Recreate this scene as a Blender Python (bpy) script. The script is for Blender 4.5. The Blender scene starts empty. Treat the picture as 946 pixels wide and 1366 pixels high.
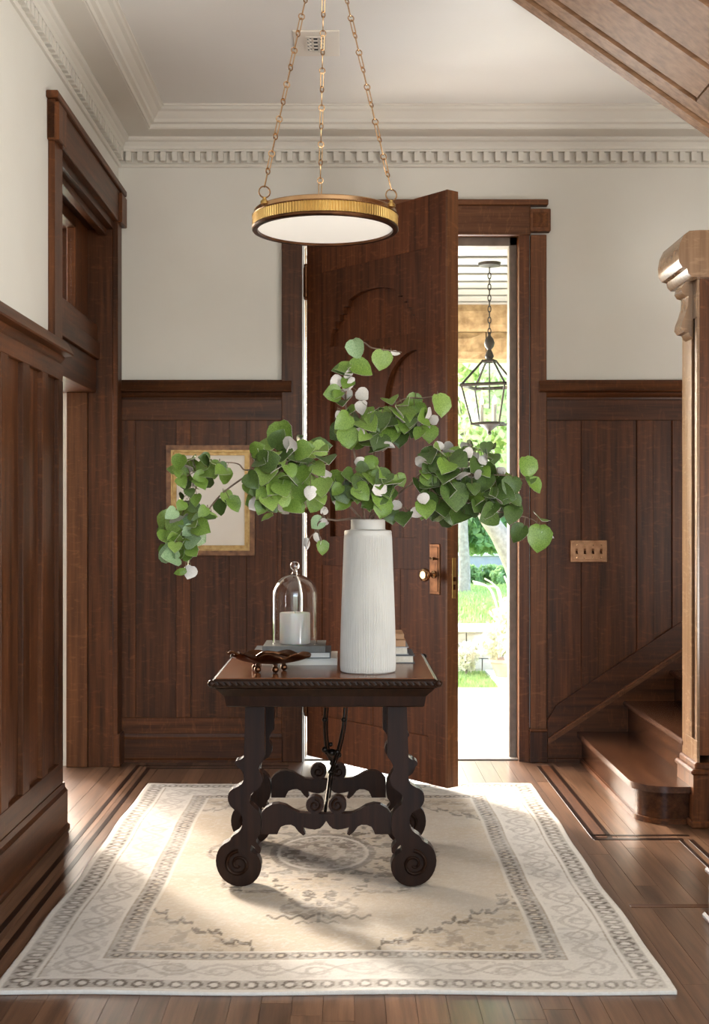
import bpy, bmesh, math, random
import numpy as np
from mathutils import Vector, Matrix, noise
random.seed(7)
sc = bpy.context.scene
COL = sc.collection
PI = math.pi

# ------------------------------------------------------------------ camera, world, lights, exposure
F = 1722.0
U0, V0, CH = 462.0, 690.0, 1.3
cam_d = bpy.data.cameras.new('camera')
cam = bpy.data.objects.new('camera', cam_d); COL.objects.link(cam)
cam.location = (0, 0, CH); cam.rotation_euler = (PI/2, 0, 0)
cam_d.sensor_fit = 'VERTICAL'; cam_d.sensor_height = 36.0
cam_d.lens = 36.0*F/1366.0
cam_d.shift_x = (473-U0)/1366.0; cam_d.shift_y = (V0-683)/1366.0
cam_d.clip_start = 0.05; cam_d.clip_end = 300
sc.camera = cam

w = bpy.data.worlds.new('world'); sc.world = w; w.use_nodes = True
wn = w.node_tree.nodes; wl = w.node_tree.links
sky = wn.new('ShaderNodeTexSky'); sky.sky_type = 'NISHITA'; sky.sun_disc = False
sky.sun_elevation = math.radians(28); sky.sun_rotation = math.radians(-31); sky.air_density = 1.0; sky.dust_density = 3.0
wl.new(sky.outputs[0], wn['Background'].inputs[0]); wn['Background'].inputs[1].default_value = 1.05

def lamp(kind, name, loc, direction, energy, color=(1, 1, 1), **kw):
    d = bpy.data.lights.new(name, kind); d.energy = energy; d.color = color
    for k, v in kw.items(): setattr(d, k, v)
    o = bpy.data.objects.new(name, d); COL.objects.link(o); o.location = loc
    o.rotation_euler = Vector(direction).to_track_quat('-Z', 'Y').to_euler()
    return o
SUN_EL = math.radians(28)
lamp('SUN', 'sun', (-8, 20, 12), (.52*math.cos(SUN_EL), -.855*math.cos(SUN_EL), -math.sin(SUN_EL)), 2.3, (1, .98, .95), angle=math.radians(4))
lamp('AREA', 'daylight_side_room_west', (-4.85, 6.1, 1.6), (1, -.22, -.05), 70, (1, .98, .95), shape='RECTANGLE', size=1.9, size_y=2.3)
# daylight entering by the windows of the room at left; the rear and upward lamps are added fill
lamp('AREA', 'daylight_side_room', (-2.05, 7.0, 1.9), (.45, -.85, -.2), 10, (1, .98, .96), shape='RECTANGLE', size=1.0, size_y=2.4)
lamp('AREA', 'fill_rear', (0.8, -2.3, 2.5), (0, 1, -.15), 34, (1, .97, .93), shape='RECTANGLE', size=3.0, size_y=1.4)  # added fill from behind the camera, no known source
lamp('AREA', 'fill_uplight', (2.5, 2.4, .9), (-.36, .12, .92), 92, (1, .98, .95), shape='RECTANGLE', size=2.0, size_y=2.0)  # added upward fill standing in the hall to brighten the ceiling

lamp('AREA', 'fill_porch', (.30, 9.3, 1.6), (.14, -1, -.12), 75, (1, .99, .97), shape='RECTANGLE', size=.85, size_y=1.9)  # added fill hidden behind the door leaf, brightens rug, floor and newel

sc.view_settings.view_transform = 'Standard'; sc.view_settings.look = 'None'
sc.view_settings.gamma = 1.0; sc.view_settings.use_curve_mapping = False
sc.view_settings.exposure = 1.06

def wx(u, y): return (u-U0)*y/F
def wz(v, y): return CH-(v-V0)*y/F
def P(u, v, y): return Vector((wx(u, y), y, wz(v, y)))

# ------------------------------------------------------------------ materials
def lin(c):
    return tuple((x/255/12.92 if x/255 <= .04045 else ((x/255+.055)/1.055)**2.4) for x in c)
def newmat(name):
    m = bpy.data.materials.new(name); m.use_nodes = True
    return m, m.node_tree.nodes, m.node_tree.links, m.node_tree.nodes['Principled BSDF']
def ramp(n, stops):
    r = n.new('ShaderNodeValToRGB'); e = r.color_ramp.elements
    while len(e) < len(stops): e.new(.5)
    for i, (p, c) in enumerate(stops): e[i].position = p; e[i].color = (*c, 1)
    return r
def coords(n, l, scale, rnd=True):
    tc = n.new('ShaderNodeTexCoord'); mp = n.new('ShaderNodeMapping'); mp.inputs['Scale'].default_value = scale
    if rnd:
        oi = n.new('ShaderNodeObjectInfo'); ml = n.new('ShaderNodeMath'); ml.operation = 'MULTIPLY'; ml.inputs[1].default_value = 17.0
        ad = n.new('ShaderNodeVectorMath'); ad.operation = 'ADD'
        l.new(oi.outputs['Random'], ml.inputs[0]); l.new(tc.outputs['Object'], ad.inputs[0]); l.new(ml.outputs[0], ad.inputs[1])
        l.new(ad.outputs[0], mp.inputs['Vector'])
    else: l.new(tc.outputs['Object'], mp.inputs['Vector'])
    return mp
def wood(name, dark, light, axis='z', rough=.38, vary=.35, fleck=True, bump=.12, spec=.2):
    """quarter-sawn oak: long grain along axis, ray flecks across it, tone varies from piece to piece"""
    m, n, l, b = newmat(name)
    s = {'x': (1.2, 26, 26), 'y': (26, 1.2, 26), 'z': (26, 26, 1.2)}[axis]
    s2 = {'x': (22, 7, 7), 'y': (7, 22, 7), 'z': (7, 7, 22)}[axis]
    mp = coords(n, l, s); nz = n.new('ShaderNodeTexNoise'); nz.inputs['Scale'].default_value = 1.6; nz.inputs['Detail'].default_value = 7; nz.inputs['Roughness'].default_value = .62
    l.new(mp.outputs[0], nz.inputs['Vector'])
    rp = ramp(n, [(.28, lin(dark)), (.72, lin(light))]); l.new(nz.outputs['Fac'], rp.inputs[0])
    col = rp.outputs[0]
    if fleck:
        mp2 = coords(n, l, s2); wv = n.new('ShaderNodeTexNoise'); wv.inputs['Scale'].default_value = 1.9; wv.inputs['Detail'].default_value = 2; wv.inputs['Distortion'].default_value = 1.4
        l.new(mp2.outputs[0], wv.inputs['Vector'])
        fr = ramp(n, [(.56, (0, 0, 0)), (.72, (1, 1, 1))]); l.new(wv.outputs['Fac'], fr.inputs[0])
        mx = n.new('ShaderNodeMixRGB'); mx.blend_type = 'SCREEN'; mx.inputs[2].default_value = (*[c*.55 for c in lin(light)], 1)
        sm = n.new('ShaderNodeMath'); sm.operation = 'MULTIPLY'; sm.inputs[1].default_value = .6
        l.new(fr.outputs[0], sm.inputs[0]); l.new(sm.outputs[0], mx.inputs[0]); l.new(col, mx.inputs[1]); col = mx.outputs[0]
    oi = n.new('ShaderNodeObjectInfo'); mr = n.new('ShaderNodeMapRange'); mr.inputs['To Min'].default_value = 1-vary; mr.inputs['To Max'].default_value = 1+vary*.7
    l.new(oi.outputs['Random'], mr.inputs[0])
    hs = n.new('ShaderNodeHueSaturation'); l.new(mr.outputs[0], hs.inputs['Value']); l.new(col, hs.inputs['Color'])
    l.new(hs.outputs[0], b.inputs['Base Color'])
    b.inputs['Roughness'].default_value = rough; b.inputs['Specular IOR Level'].default_value = spec
    if bump:
        bp = n.new('ShaderNodeBump'); bp.inputs['Strength'].default_value = bump; bp.inputs['Distance'].default_value = .004
        l.new(nz.outputs['Fac'], bp.inputs['Height']); l.new(bp.outputs[0], b.inputs['Normal'])
    return m
def plain(name, c, rough=.5, metal=0.0, c2=None, scale=8, bump=0.0, spec=.5, **kw):
    m, n, l, b = newmat(name)
    mp = coords(n, l, (scale,)*3); nz = n.new('ShaderNodeTexNoise'); nz.inputs['Scale'].default_value = 1.0; nz.inputs['Detail'].default_value = 5
    l.new(mp.outputs[0], nz.inputs['Vector'])
    rp = ramp(n, [(.3, lin(c)), (.7, lin(c2 or c))]); l.new(nz.outputs['Fac'], rp.inputs[0]); l.new(rp.outputs[0], b.inputs['Base Color'])
    b.inputs['Roughness'].default_value = rough; b.inputs['Metallic'].default_value = metal; b.inputs['Specular IOR Level'].default_value = spec
    for k, v in kw.items(): b.inputs[k].default_value = v
    if bump:
        bp = n.new('ShaderNodeBump'); bp.inputs['Strength'].default_value = bump; bp.inputs['Distance'].default_value = .01
        l.new(nz.outputs['Fac'], bp.inputs['Height']); l.new(bp.outputs[0], b.inputs['Normal'])
    return m
M = {}
WD, WL = (44, 23, 11), (102, 60, 33)
for ax in 'xyz': M['wood_'+ax] = wood('walnut_stained_oak_'+ax, WD, WL, ax)
M['oak_z'] = wood('lighter_oak_z', (74, 44, 26), (120, 77, 47), 'z', .42, .2)  # own tone on casing and edge strip, painted light on the left jamb
M['oak_x'] = wood('lighter_oak_x', (74, 44, 26), (120, 77, 47), 'x', .42, .2)
M['oak_y'] = wood('lighter_oak_y', (70, 42, 26), (112, 72, 46), 'y', .42, .2)
M['door_z'] = wood('door_oak_z', (54, 27, 14), (104, 59, 33), 'z', .42, .18, True, .12, .12)
M['floor_y'] = wood('floor_oak_y', (72, 50, 36), (126, 93, 70), 'y', .3, .26, False, .02, .55)
M['newel'] = wood('newel_oak_painted_sheen', (112, 86, 64), (142, 112, 86), 'z', .2, .1, True, .02, .6)  # polished oak, base colour paled to hold the sheen of daylight
M['riser'] = wood('polished_riser_oak', (44, 24, 14), (84, 50, 30), 'y', .26, .1, False, .03, .2)
M['soffit'] = wood('soffit_oak_painted_light', (100, 72, 50), (150, 114, 86), 'x', .55, .2, False, .1, .1)  # base colour lightened to hold the light reaching it from below
M['inlay'] = wood('dark_inlay', (26, 15, 10), (44, 27, 18), 'y', .28, .1, False, .03)
M['tread'] = wood('stair_tread_oak', (56, 32, 20), (92, 58, 38), 'y', .26, .1, False, .05, .5)
M['table_dark'] = wood('table_dark_walnut', (22, 12, 7), (46, 26, 15), 'z', .36, .1, False, .1, .14)
M['table_top'] = wood('table_top_walnut', (72, 40, 22), (118, 70, 40), 'x', .2, .05, False, .04, .5)
M['plaster'] = plain('warm_white_plaster', (212, 208, 198), .75, c2=(216, 213, 204), scale=2.5, bump=.03)
M['moulding'] = plain('cream_painted_moulding', (211, 205, 194), .6, c2=(215, 210, 200), scale=3)
M['ceiling'] = plain('painted_ceiling', (226, 223, 218), .8, c2=(229, 227, 222), scale=1.5)
M['white'] = plain('white_paint', (232, 230, 224), .5)
M['jamb'] = plain('weathered_grey_paint', (112, 100, 88), .55, c2=(134, 122, 108), scale=20)
M['brass'] = plain('aged_brass', (186, 148, 108), .26, 1.0, (202, 166, 126), 14)
M['brass_band'] = plain('golden_brass', (184, 150, 88), .34, 1.0, (200, 166, 104), 20)
M['copper'] = plain('brown_copper_plate', (128, 93, 66), .36, .8, (156, 118, 88), 30)
M['bronze'] = plain('dark_bronze', (70, 46, 32), .35, 1.0, (110, 74, 50), 18)
M['iron'] = plain('wrought_iron', (34, 29, 26), .38, .9, (52, 45, 40), 30)
M['black_iron'] = plain('dark_lantern_metal', (40, 34, 30), .5, .6, (56, 50, 42), 20)
M['ceramic'] = plain('matte_white_ceramic', (182, 178, 171), .6, c2=(190, 186, 179), scale=10)
M['wax'] = plain('white_wax', (240, 236, 228), .5, **{'Subsurface Weight': .2})
M['wick'] = plain('charred_wick', (40, 34, 30), .9)
M['cover_grey'] = plain('charcoal_book_cloth', (92, 90, 86), .6, c2=(104, 102, 97), scale=40)
M['cover_white'] = plain('white_book_cloth', (216, 211, 202), .6)
M['cover_slate'] = plain('slate_book_cloth', (74, 76, 80), .6)
M['cover_tan'] = plain('tan_book_cloth', (168, 128, 92), .6)
M['cover_silver'] = plain('grey_book_cloth', (150, 150, 152), .5)
M['pages'] = plain('book_pages', (214, 205, 190), .8, c2=(196, 186, 170), scale=90)
M['paper'] = plain('cream_paper', (214, 205, 192), .8, c2=(219, 211, 199), scale=6)
M['gilt'] = plain('gilt_gold', (142, 108, 62), .42, .7, (184, 150, 98), 30, .2)
M['frame_brown'] = plain('worn_brown_gilt', (84, 52, 32), .45, .3, (138, 96, 62), 26, .2)
M['groove'] = plain('dark_backing', (24, 13, 8), .6)  # near-black, paints gap shade on the soffit; also backs the picture
M['stem'] = plain('twig_bark', (86, 66, 52), .7, c2=(128, 106, 90), scale=30)
M['petiole'] = plain('petiole_brown', (104, 92, 66), .6)
M['terracotta'] = plain('terracotta', (186, 150, 124), .8, c2=(200, 168, 144), scale=10)
M['stone'] = plain('pale_limestone', (176, 166, 150), .85, c2=(208, 198, 182), scale=9, bump=.5)
M['sandstone'] = plain('tan_sandstone', (132, 106, 74), .9, c2=(184, 156, 116), scale=14, bump=.9)
M['concrete'] = plain('pale_concrete', (222, 216, 206), .85, c2=(230, 225, 216), scale=5)
M['sill'] = plain('grey_stone_sill', (112, 103, 92), .6, c2=(126, 117, 105), scale=6)
M['porch_paint'] = plain('pale_porch_paint', (150, 148, 140), .6)
M['porch_gap'] = plain('dark_gap', (40, 38, 34), .8)
M['grass'] = plain('sunlit_grass', (132, 160, 88), .8, c2=(178, 196, 120), scale=9)
M['soil'] = plain('lawn_soil', (112, 138, 66), .9, c2=(140, 160, 84), scale=3)
M['bark'] = plain('grey_bark', (128, 118, 106), .85, c2=(160, 150, 138), scale=18, bump=.5)
M['grey_wall'] = plain('grey_garden_wall', (140, 140, 146), .8, c2=(158, 158, 162), scale=6)
M['vent_white'] = plain('vent_white', (224, 215, 202), .5)
M['black'] = plain('vent_dark', (28, 25, 22), .7)
def leafmat(name, c, c2, trans=.35, rough=.42, scale=22):
    m, n, l, b = newmat(name)
    mp = coords(n, l, (scale,)*3); nz = n.new('ShaderNodeTexNoise'); nz.inputs['Scale'].default_value = 1; nz.inputs['Detail'].default_value = 3
    l.new(mp.outputs[0], nz.inputs['Vector'])
    rp = ramp(n, [(.3, lin(c)), (.7, lin(c2))]); l.new(nz.outputs['Fac'], rp.inputs[0])
    l.new(rp.outputs[0], b.inputs['Base Color']); b.inputs['Roughness'].default_value = rough
    t = n.new('ShaderNodeBsdfTranslucent'); l.new(rp.outputs[0], t.inputs[0])
    mx = n.new('ShaderNodeMixShader'); mx.inputs[0].default_value = trans
    l.new(b.outputs[0], mx.inputs[1]); l.new(t.outputs[0], mx.inputs[2]); l.new(mx.outputs[0], n['Material Output'].inputs[0])
    return m
M['leaf_a'] = leafmat('leaf_mid_green', (86, 114, 42), (126, 156, 66), .26)
M['leaf_b'] = leafmat('leaf_dark_green', (52, 72, 30), (84, 108, 48), .2)
M['leaf_c'] = leafmat('leaf_fresh_green', (112, 140, 60), (150, 176, 92), .3)
M['leaf_d'] = leafmat('leaf_silvery_green', (120, 150, 104), (160, 184, 140), .25)
M['leaf_under'] = leafmat('leaf_pale_underside', (196, 188, 180), (222, 216, 210), .2, .6)
M['tree_leaf'] = leafmat('tree_foliage', (186, 204, 140), (226, 234, 190), .55, .6, 1.5)
M['tree_leaf2'] = leafmat('deep_tree_foliage', (110, 146, 92), (160, 190, 130), .5, .6, 1.5)
M['pale_plant'] = leafmat('pale_flowering_plant', (214, 216, 178), (236, 230, 214), .4, .6, 6)
def glassmat():
    m, n, l, b = newmat('clear_glass'); b.inputs['Base Color'].default_value = (1, 1, 1, 1); b.inputs['Roughness'].default_value = .0
    b.inputs['Transmission Weight'].default_value = 1; b.inputs['IOR'].default_value = 1.45
    return m
M['glass'] = glassmat()
def panemat():
    m, n, l, b = newmat('thin_window_glass')
    tr = n.new('ShaderNodeBsdfTransparent'); gl = n.new('ShaderNodeBsdfGlossy'); gl.inputs['Roughness'].default_value = .02
    mx = n.new('ShaderNodeMixShader'); mx.inputs[0].default_value = .06
    l.new(tr.outputs[0], mx.inputs[1]); l.new(gl.outputs[0], mx.inputs[2]); l.new(mx.outputs[0], n['Material Output'].inputs[0])
    return m
M['pane'] = panemat()
def emitmat(name, c, s):
    m, n, l, b = newmat(name); b.inputs['Base Color'].default_value = (*lin(c), 1); b.inputs['Roughness'].default_value = .5
    b.inputs['Emission Color'].default_value = (*lin(c), 1); b.inputs['Emission Strength'].default_value = s
    return m
M['diffuser'] = emitmat('lit_frosted_diffuser', (232, 226, 214), .28)
M['bulb'] = emitmat('lit_candle_bulb', (255, 236, 205), 1.6)

# ------------------------------------------------------------------ mesh helpers (all shapes given in world coordinates)
class MB:
    def __init__(s): s.v = []; s.f = []; s.mi = []
    def add(s, verts, faces, mi=0):
        k = len(s.v); s.v += [tuple(p) for p in verts]; s.f += [tuple(i+k for i in f) for f in faces]; s.mi += [mi]*len(faces); return s
    def box(s, x0, x1, y0, y1, z0, z1, mi=0, ch=0.0):
        if x0 > x1: x0, x1 = x1, x0
        if y0 > y1: y0, y1 = y1, y0
        if z0 > z1: z0, z1 = z1, z0
        if ch <= 0:
            v = [(x, y, z) for z in (z0, z1) for y in (y0, y1) for x in (x0, x1)]
            return s.add(v, [(0, 2, 3, 1), (4, 5, 7, 6), (0, 1, 5, 4), (2, 6, 7, 3), (0, 4, 6, 2), (1, 3, 7, 5)], mi)
        c = min(ch, (x1-x0)*.45, (y1-y0)*.45, (z1-z0)*.45)
        cx, cy, cz = (x0+x1)/2, (y0+y1)/2, (z0+z1)/2; hx, hy, hz = (x1-x0)/2, (y1-y0)/2, (z1-z0)/2
        bm = bmesh.new(); r = bmesh.ops.create_cube(bm, size=1)
        for q in bm.verts: q.co = Vector((q.co.x*2*hx, q.co.y*2*hy, q.co.z*2*hz))
        bmesh.ops.bevel(bm, geom=bm.edges[:], offset=c, segments=1, affect='EDGES')
        for q in bm.verts: q.co += Vector((cx, cy, cz))
        return s.bm(bm, mi)
    def bm(s, bm, mi=0, mat=None):
        bm.verts.index_update()
        s.add([(mat @ q.co) if mat else q.co for q in bm.verts], [[q.index for q in f.verts] for f in bm.faces], mi); bm.free(); return s
    def prism(s, pts, a0, a1, axis='y', mi=0):
        """outline (p,q) extruded along axis: y -> (x,z), x -> (y,z), z -> (x,y)"""
        n = len(pts)
        mk = {'y': lambda p, q, a: (p, a, q), 'x': lambda p, q, a: (a, p, q), 'z': lambda p, q, a: (p, q, a)}[axis]
        v = [mk(p, q, a0) for p, q in pts]+[mk(p, q, a1) for p, q in pts]
        f = [tuple(range(n)), tuple(range(2*n-1, n-1, -1))]+[(i, i+n, (i+1) % n+n, (i+1) % n) for i in range(n)]
        return s.add(v, f, mi)
    def lathe(s, prof, c, seg=32, mi=0, axis='z', close=False):
        """prof: list of (r, h) from bottom to top"""
        v = []; f = []
        for r, h in prof:
            for k in range(seg):
                a = 2*PI*k/seg; p, q = r*math.cos(a), r*math.sin(a)
                v.append({'z': (c[0]+p, c[1]+q, c[2]+h), 'y': (c[0]+p, c[1]+h, c[2]+q), 'x': (c[0]+h, c[1]+p, c[2]+q)}[axis])
        m = len(prof)
        for i in range(m-1 if not close else m):
            j = (i+1) % m
            for k in range(seg):
                k2 = (k+1) % seg; f.append((i*seg+k, i*seg+k2, j*seg+k2, j*seg+k))
        if not close:
            if prof[0][0] > 1e-6: f.append(tuple(reversed(range(seg))))
            if prof[-1][0] > 1e-6: f.append(tuple((m-1)*seg+k for k in range(seg)))
        return s.add(v, f, mi)
    def tube(s, pts, r, seg=6, mi=0, closed=False, flat=None):
        pts = [Vector(p) for p in pts]; n = len(pts); rs = r if isinstance(r, (list, tuple)) else [r]*n
        v = []; f = []; prev = None
        for i, p in enumerate(pts):
            if closed: t = pts[(i+1) % n]-pts[i-1]
            else: t = pts[min(i+1, n-1)]-pts[max(i-1, 0)]
            if t.length < 1e-9: t = Vector((0, 0, 1))
            t.normalize()
            if prev is None:
                a = Vector((0, 0, 1)) if abs(t.z) < .9 else Vector((1, 0, 0)); nrm = t.cross(a).normalized()
            else:
                nrm = prev-t*prev.dot(t)
                nrm = nrm.normalized() if nrm.length > 1e-6 else prev
            prev = nrm; b = t.cross(nrm)
            for k in range(seg):
                a = 2*PI*k/seg; v.append(p+(nrm*math.cos(a)+b*math.sin(a))*rs[i])
        for i in range(n if closed else n-1):
            j = (i+1) % n
            for k in range(seg): k2 = (k+1) % seg; f.append((i*seg+k, i*seg+k2, j*seg+k2, j*seg+k))
        if not closed: f += [tuple(reversed(range(seg))), tuple((n-1)*seg+k for k in range(seg))]
        return s.add(v, f, mi)
    def sphere(s, c, r, seg=14, rings=8, mi=0, sz=1.0):
        prof = [(max(1e-5, r*math.sin(PI*i/rings)), -r*sz*math.cos(PI*i/rings)) for i in range(rings+1)]
        return s.lathe(prof, c, seg, mi)
    def sweep(s, prof, p0, p1, out, mi=0):
        """profile (o, z): o along horizontal unit vector out, straight run from p0 to p1 (x,y)"""
        n = len(prof)
        v = [(p[0]+out[0]*o, p[1]+out[1]*o, z) for p in (p0, p1) for o, z in prof]
        f = [tuple(range(n)), tuple(range(2*n-1, n-1, -1))]+[(i, i+n, (i+1) % n+n, (i+1) % n) for i in range(n)]
        return s.add(v, f, mi)

WORLD = {}
def _finish(o, parent, origin):
    COL.objects.link(o)
    WORLD[o.name] = Vector(origin)
    if parent: o.parent = parent; o.location = Vector(origin)-WORLD[parent.name]
    else: o.location = origin
def props(o, label=None, cat=None, group=None, kind=None):
    if label: o['label'] = label
    if cat: o['category'] = cat
    if group: o['group'] = group
    if kind: o['kind'] = kind
    return o
def build(name, mb, mats, parent=None, smooth=None, base=False, **kw):
    """ONE mesh object; its origin goes to the centre (or the centre of the base) of its box"""
    a = np.array(mb.v, dtype=float); lo, hi = a.min(0), a.max(0); org = (lo+hi)/2
    if base or parent is None: org[2] = lo[2]
    me = bpy.data.meshes.new(name); me.from_pydata((a-org).tolist(), [], mb.f)
    bm = bmesh.new(); bm.from_mesh(me); bmesh.ops.recalc_face_normals(bm, faces=bm.faces[:]); bm.to_mesh(me); bm.free()
    ms = mats if isinstance(mats, (list, tuple)) else [mats]
    for k in ms: me.materials.append(M[k] if isinstance(k, str) else k)
    if any(mb.mi): me.polygons.foreach_set('material_index', mb.mi)
    if smooth:
        me.shade_smooth(); me.set_sharp_from_angle(angle=math.radians(smooth))
    o = bpy.data.objects.new(name, me); _finish(o, parent, org); props(o, **kw)
    return o
def empty(name, loc, parent=None, **kw):
    o = bpy.data.objects.new(name, None); o.empty_display_size = .1; _finish(o, parent, Vector(loc)); props(o, **kw); return o
def copy_mesh(o, parent, world_loc, rot=None, scale=None):
    c = o.copy(); COL.objects.link(c); c.parent = parent; WORLD[c.name] = Vector(world_loc)
    c.location = Vector(world_loc)-(WORLD[parent.name] if parent else Vector())
    if rot is not None: c.rotation_euler = rot
    if scale is not None: c.scale = scale
    return c
def bx(name, x0, x1, y0, y1, z0, z1, mat, parent=None, ch=0.0, **kw):
    return build(name, MB().box(x0, x1, y0, y1, z0, z1, ch=ch), mat, parent, **kw)

# ------------------------------------------------------------------ room shell
XL, YB, ZC = -1.216, 6.89, 3.42
XR, YR = 3.3, -2.5
# floor: boards and inlay border over a sub-floor
fl = bx('floor', XL-.36, XR+.1, YR-.1, YB+.02, -.12, -.012, 'floor_y', kind='structure', label='dark oak strip floor of the entrance hall with an inlaid border', cat='floor')
random.seed(3)
BW = .083
x = XL-.34; count = 0
while x < 1.62:
    y = 2.2+random.random()*.5-.4
    while y < YB:
        L = random.uniform(1.1, 1.9); y1 = min(y+L, YB)
        if y1 > 2.6 and count < 230:
            bx('plank', x+.0006, x+BW-.0006, y+.0006, y1-.0006, -.02, random.uniform(-.0006, 0), 'floor_y', fl); count += 1
        y = y1
    x += BW
bx('sub_plank', XL-.34, XR, YR, 2.35, -.012, -.0012, 'floor_y', fl)
def strip(x0, x1, y0, y1, mat='inlay'):
    bx('inlay_strip', x0, x1, y0, y1, -.002, .0012, mat, fl)
for dx in (0, .065):
    strip(-1.10+dx, -1.08+dx, 1.5, 6.76-dx)
    strip(-1.10+dx, -.30, 6.74-dx, 6.76-dx)
    strip(1.06-dx, 1.08-dx, 5.22-dx*0+.0, 6.74)
strip(1.015, 1.06, 5.24, 6.74, 'oak_y')
strip(1.0, 1.36, 5.20, 5.225); strip(1.0, 1.40, 5.265, 5.285)
strip(1.38, 1.40, 2.0, 5.2); strip(1.34, 1.355, 2.0, 5.2)
strip(.95, 1.30, 4.30, 4.335, 'oak_x')

# back wall plaster with the door opening
DX0, DX1, DZ = -.235, .955, 2.84
wb = build('wall_back', MB().box(XL-.3, DX0-.02, YB, YB+.26, 0, ZC).box(DX1+.02, XR+.1, YB, YB+.26, 0, ZC).box(DX0-.02, DX1+.02, YB, YB+.26, DZ+.02, ZC), 'plaster', kind='structure', label='warm white plastered wall around the front door, panelled below', cat='wall')
# left wall with the cased opening and transom
OY0, OY1 = 5.40, 6.72
wlft = build('wall_left', MB().box(XL-.27, XL, YR-.1, OY0-.012, 0, ZC).box(XL-.27, XL, OY1+.03, YB, 0, ZC).box(XL-.27, XL, OY0-.012, OY1+.03, 2.84, ZC), 'plaster', kind='structure', label='warm white plastered wall at left with tall dark wainscot', cat='wall')
wr = build('wall_right', MB().box(XR, XR+.1, YR-.1, YB, 0, ZC), 'plaster', kind='structure', label='plastered wall beyond the stairs', cat='wall')
wk = build('wall_rear', MB().box(XL-.3, -1.1, YR-.1, YR, 0, ZC).box(1.9, XR, YR-.1, YR, 0, ZC).box(-1.1, 1.9, YR-.1, YR, 0, .6).box(-1.1, 1.9, YR-.1, YR, 3.2, ZC), 'plaster', kind='structure', label='plastered wall behind the viewer with a wide window opening', cat='wall')
ce = bx('ceiling', XL-.3, XR+.1, YR-.1, YB+.26, ZC, ZC+.12, 'ceiling', kind='structure', label='cream painted flat ceiling of the hall', cat='ceiling')
# side room at left
bx('floor_side_room', -5.0, XL-.36, 2.4, 7.2, -.12, -.001, 'floor_y', kind='structure', label='oak floor of the room beyond the left doorway', cat='floor')
SW0, SW1, SZ0, SZ1 = -2.55, -1.535, .45, 3.15
build('wall_side_room', MB().box(-5.1, SW0, 7.14, 7.3, 0, ZC).box(SW1, XL-.3, 7.14, 7.3, 0, ZC).box(SW0, SW1, 7.14, 7.3, 0, SZ0).box(SW0, SW1, 7.14, 7.3, SZ1, ZC)
      .box(-5.1, -5.0, 2.3, 7.14, 0, ZC).box(-5.0, XL-.27, 2.3, 2.4, 0, ZC), 'white', kind='structure', label='white walls of the room beyond the left doorway', cat='wall')
bx('ceiling_side_room', -5.1, XL-.3, 2.3, 7.3, ZC, ZC+.1, 'white', kind='structure', label='white ceiling of the room beyond the left doorway', cat='ceiling')
w1 = empty('window_1', ((SW0+SW1)/2, 7.2, SZ0), kind='structure', label='bright window of the room beyond the left doorway', cat='window')
for a in ((SW0, SW0+.05, SZ0, SZ1), (SW1-.03, SW1, SZ0, SZ1), (SW0+.05, SW1-.03, SZ0, SZ0+.05), (SW0+.05, SW1-.03, SZ1-.05, SZ1)):
    bx('window_frame', a[0], a[1], 7.17, 7.25, a[2], a[3], 'white', w1)
bx('pane', SW0+.05, SW1-.03, 7.2, 7.204, SZ0+.05, SZ1-.05, 'pane', w1)

# ------------------------------------------------------------------ cornices and ceiling coffer mouldings (trims)
def cornice(name, run, label):
    """run(prof_offset_pts) -> p0,p1,out ; two crowns and the flat band between, with dentils as pieces"""
    p0, p1, out, mit0, mit1 = run
    t = empty(name, (p0[0], p0[1], 3.165), kind='structure', label=label, cat='cornice')
    def sw(nm, prof, mi=0):
        n = len(prof); d = Vector((p1[0]-p0[0], p1[1]-p0[1])).normalized()
        v = []
        for p, m in ((p0, mit0), (p1, mit1)):
            for o, z in prof: v.append((p[0]+out[0]*o+d[0]*m*o, p[1]+out[1]*o+d[1]*m*o, z))
        f = [tuple(range(n)), tuple(range(2*n-1, n-1, -1))]+[(i, i+n, (i+1) % n+n, (i+1) % n) for i in range(n)]
        return build(nm, MB().add(v, f), 'moulding', t, smooth=25)
    sw('bead_moulding', [(0, 3.165), (.012, 3.165), (.018, 3.172), (.018, 3.180), (.012, 3.186), (0, 3.186)])
    sw('dentil_backing', [(0, 3.186), (.008, 3.186), (.008, 3.243), (0, 3.243)])
    sw('crown_moulding', [(0, 3.243), (.034, 3.243), (.036, 3.252), (.030, 3.258), (.034, 3.272), (.042, 3.280), (.046, 3.290), (.060, 3.296), (.066, 3.304), (.066, 3.314), (0, 3.314)])
    sw('flat_band', [(0, 3.314), (.192, 3.314), (.192, ZC), (0, ZC)])
    sw('coffer_moulding', [(.192, 3.318), (.200, 3.318), (.204, 3.336), (.222, 3.342), (.226, 3.358), (.240, 3.372), (.250, 3.388), (.266, 3.396), (.272, 3.408), (.280, 3.411), (.280, ZC), (.192, ZC)])
    return t
tb = cornice('trim_1', ((XL, YB), (XR, YB), (0, -1), 1, 0), 'cream dentil cornice along the wall over the front door')
tl = cornice('trim_2', ((XL, -1.0), (XL, YB), (1, 0), 0, -1), 'cream dentil cornice along the left wall over the wainscot')
first = None
k = 0
for i in range(56):
    x0 = XL+.045+i*.0613
    if x0 > 2.15: break
    if first is None: first = bx('dentil', x0, x0+.028, YB-.042, YB-.004, 3.192, 3.240, 'moulding', tb)
    else: copy_mesh(first, tb, (x0+.014, YB-.023, 3.216))
for i in range(46):
    y0 = YB-.045-i*.0613
    copy_mesh(first, tl, (XL+.020, y0-.015, 3.216))

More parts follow.
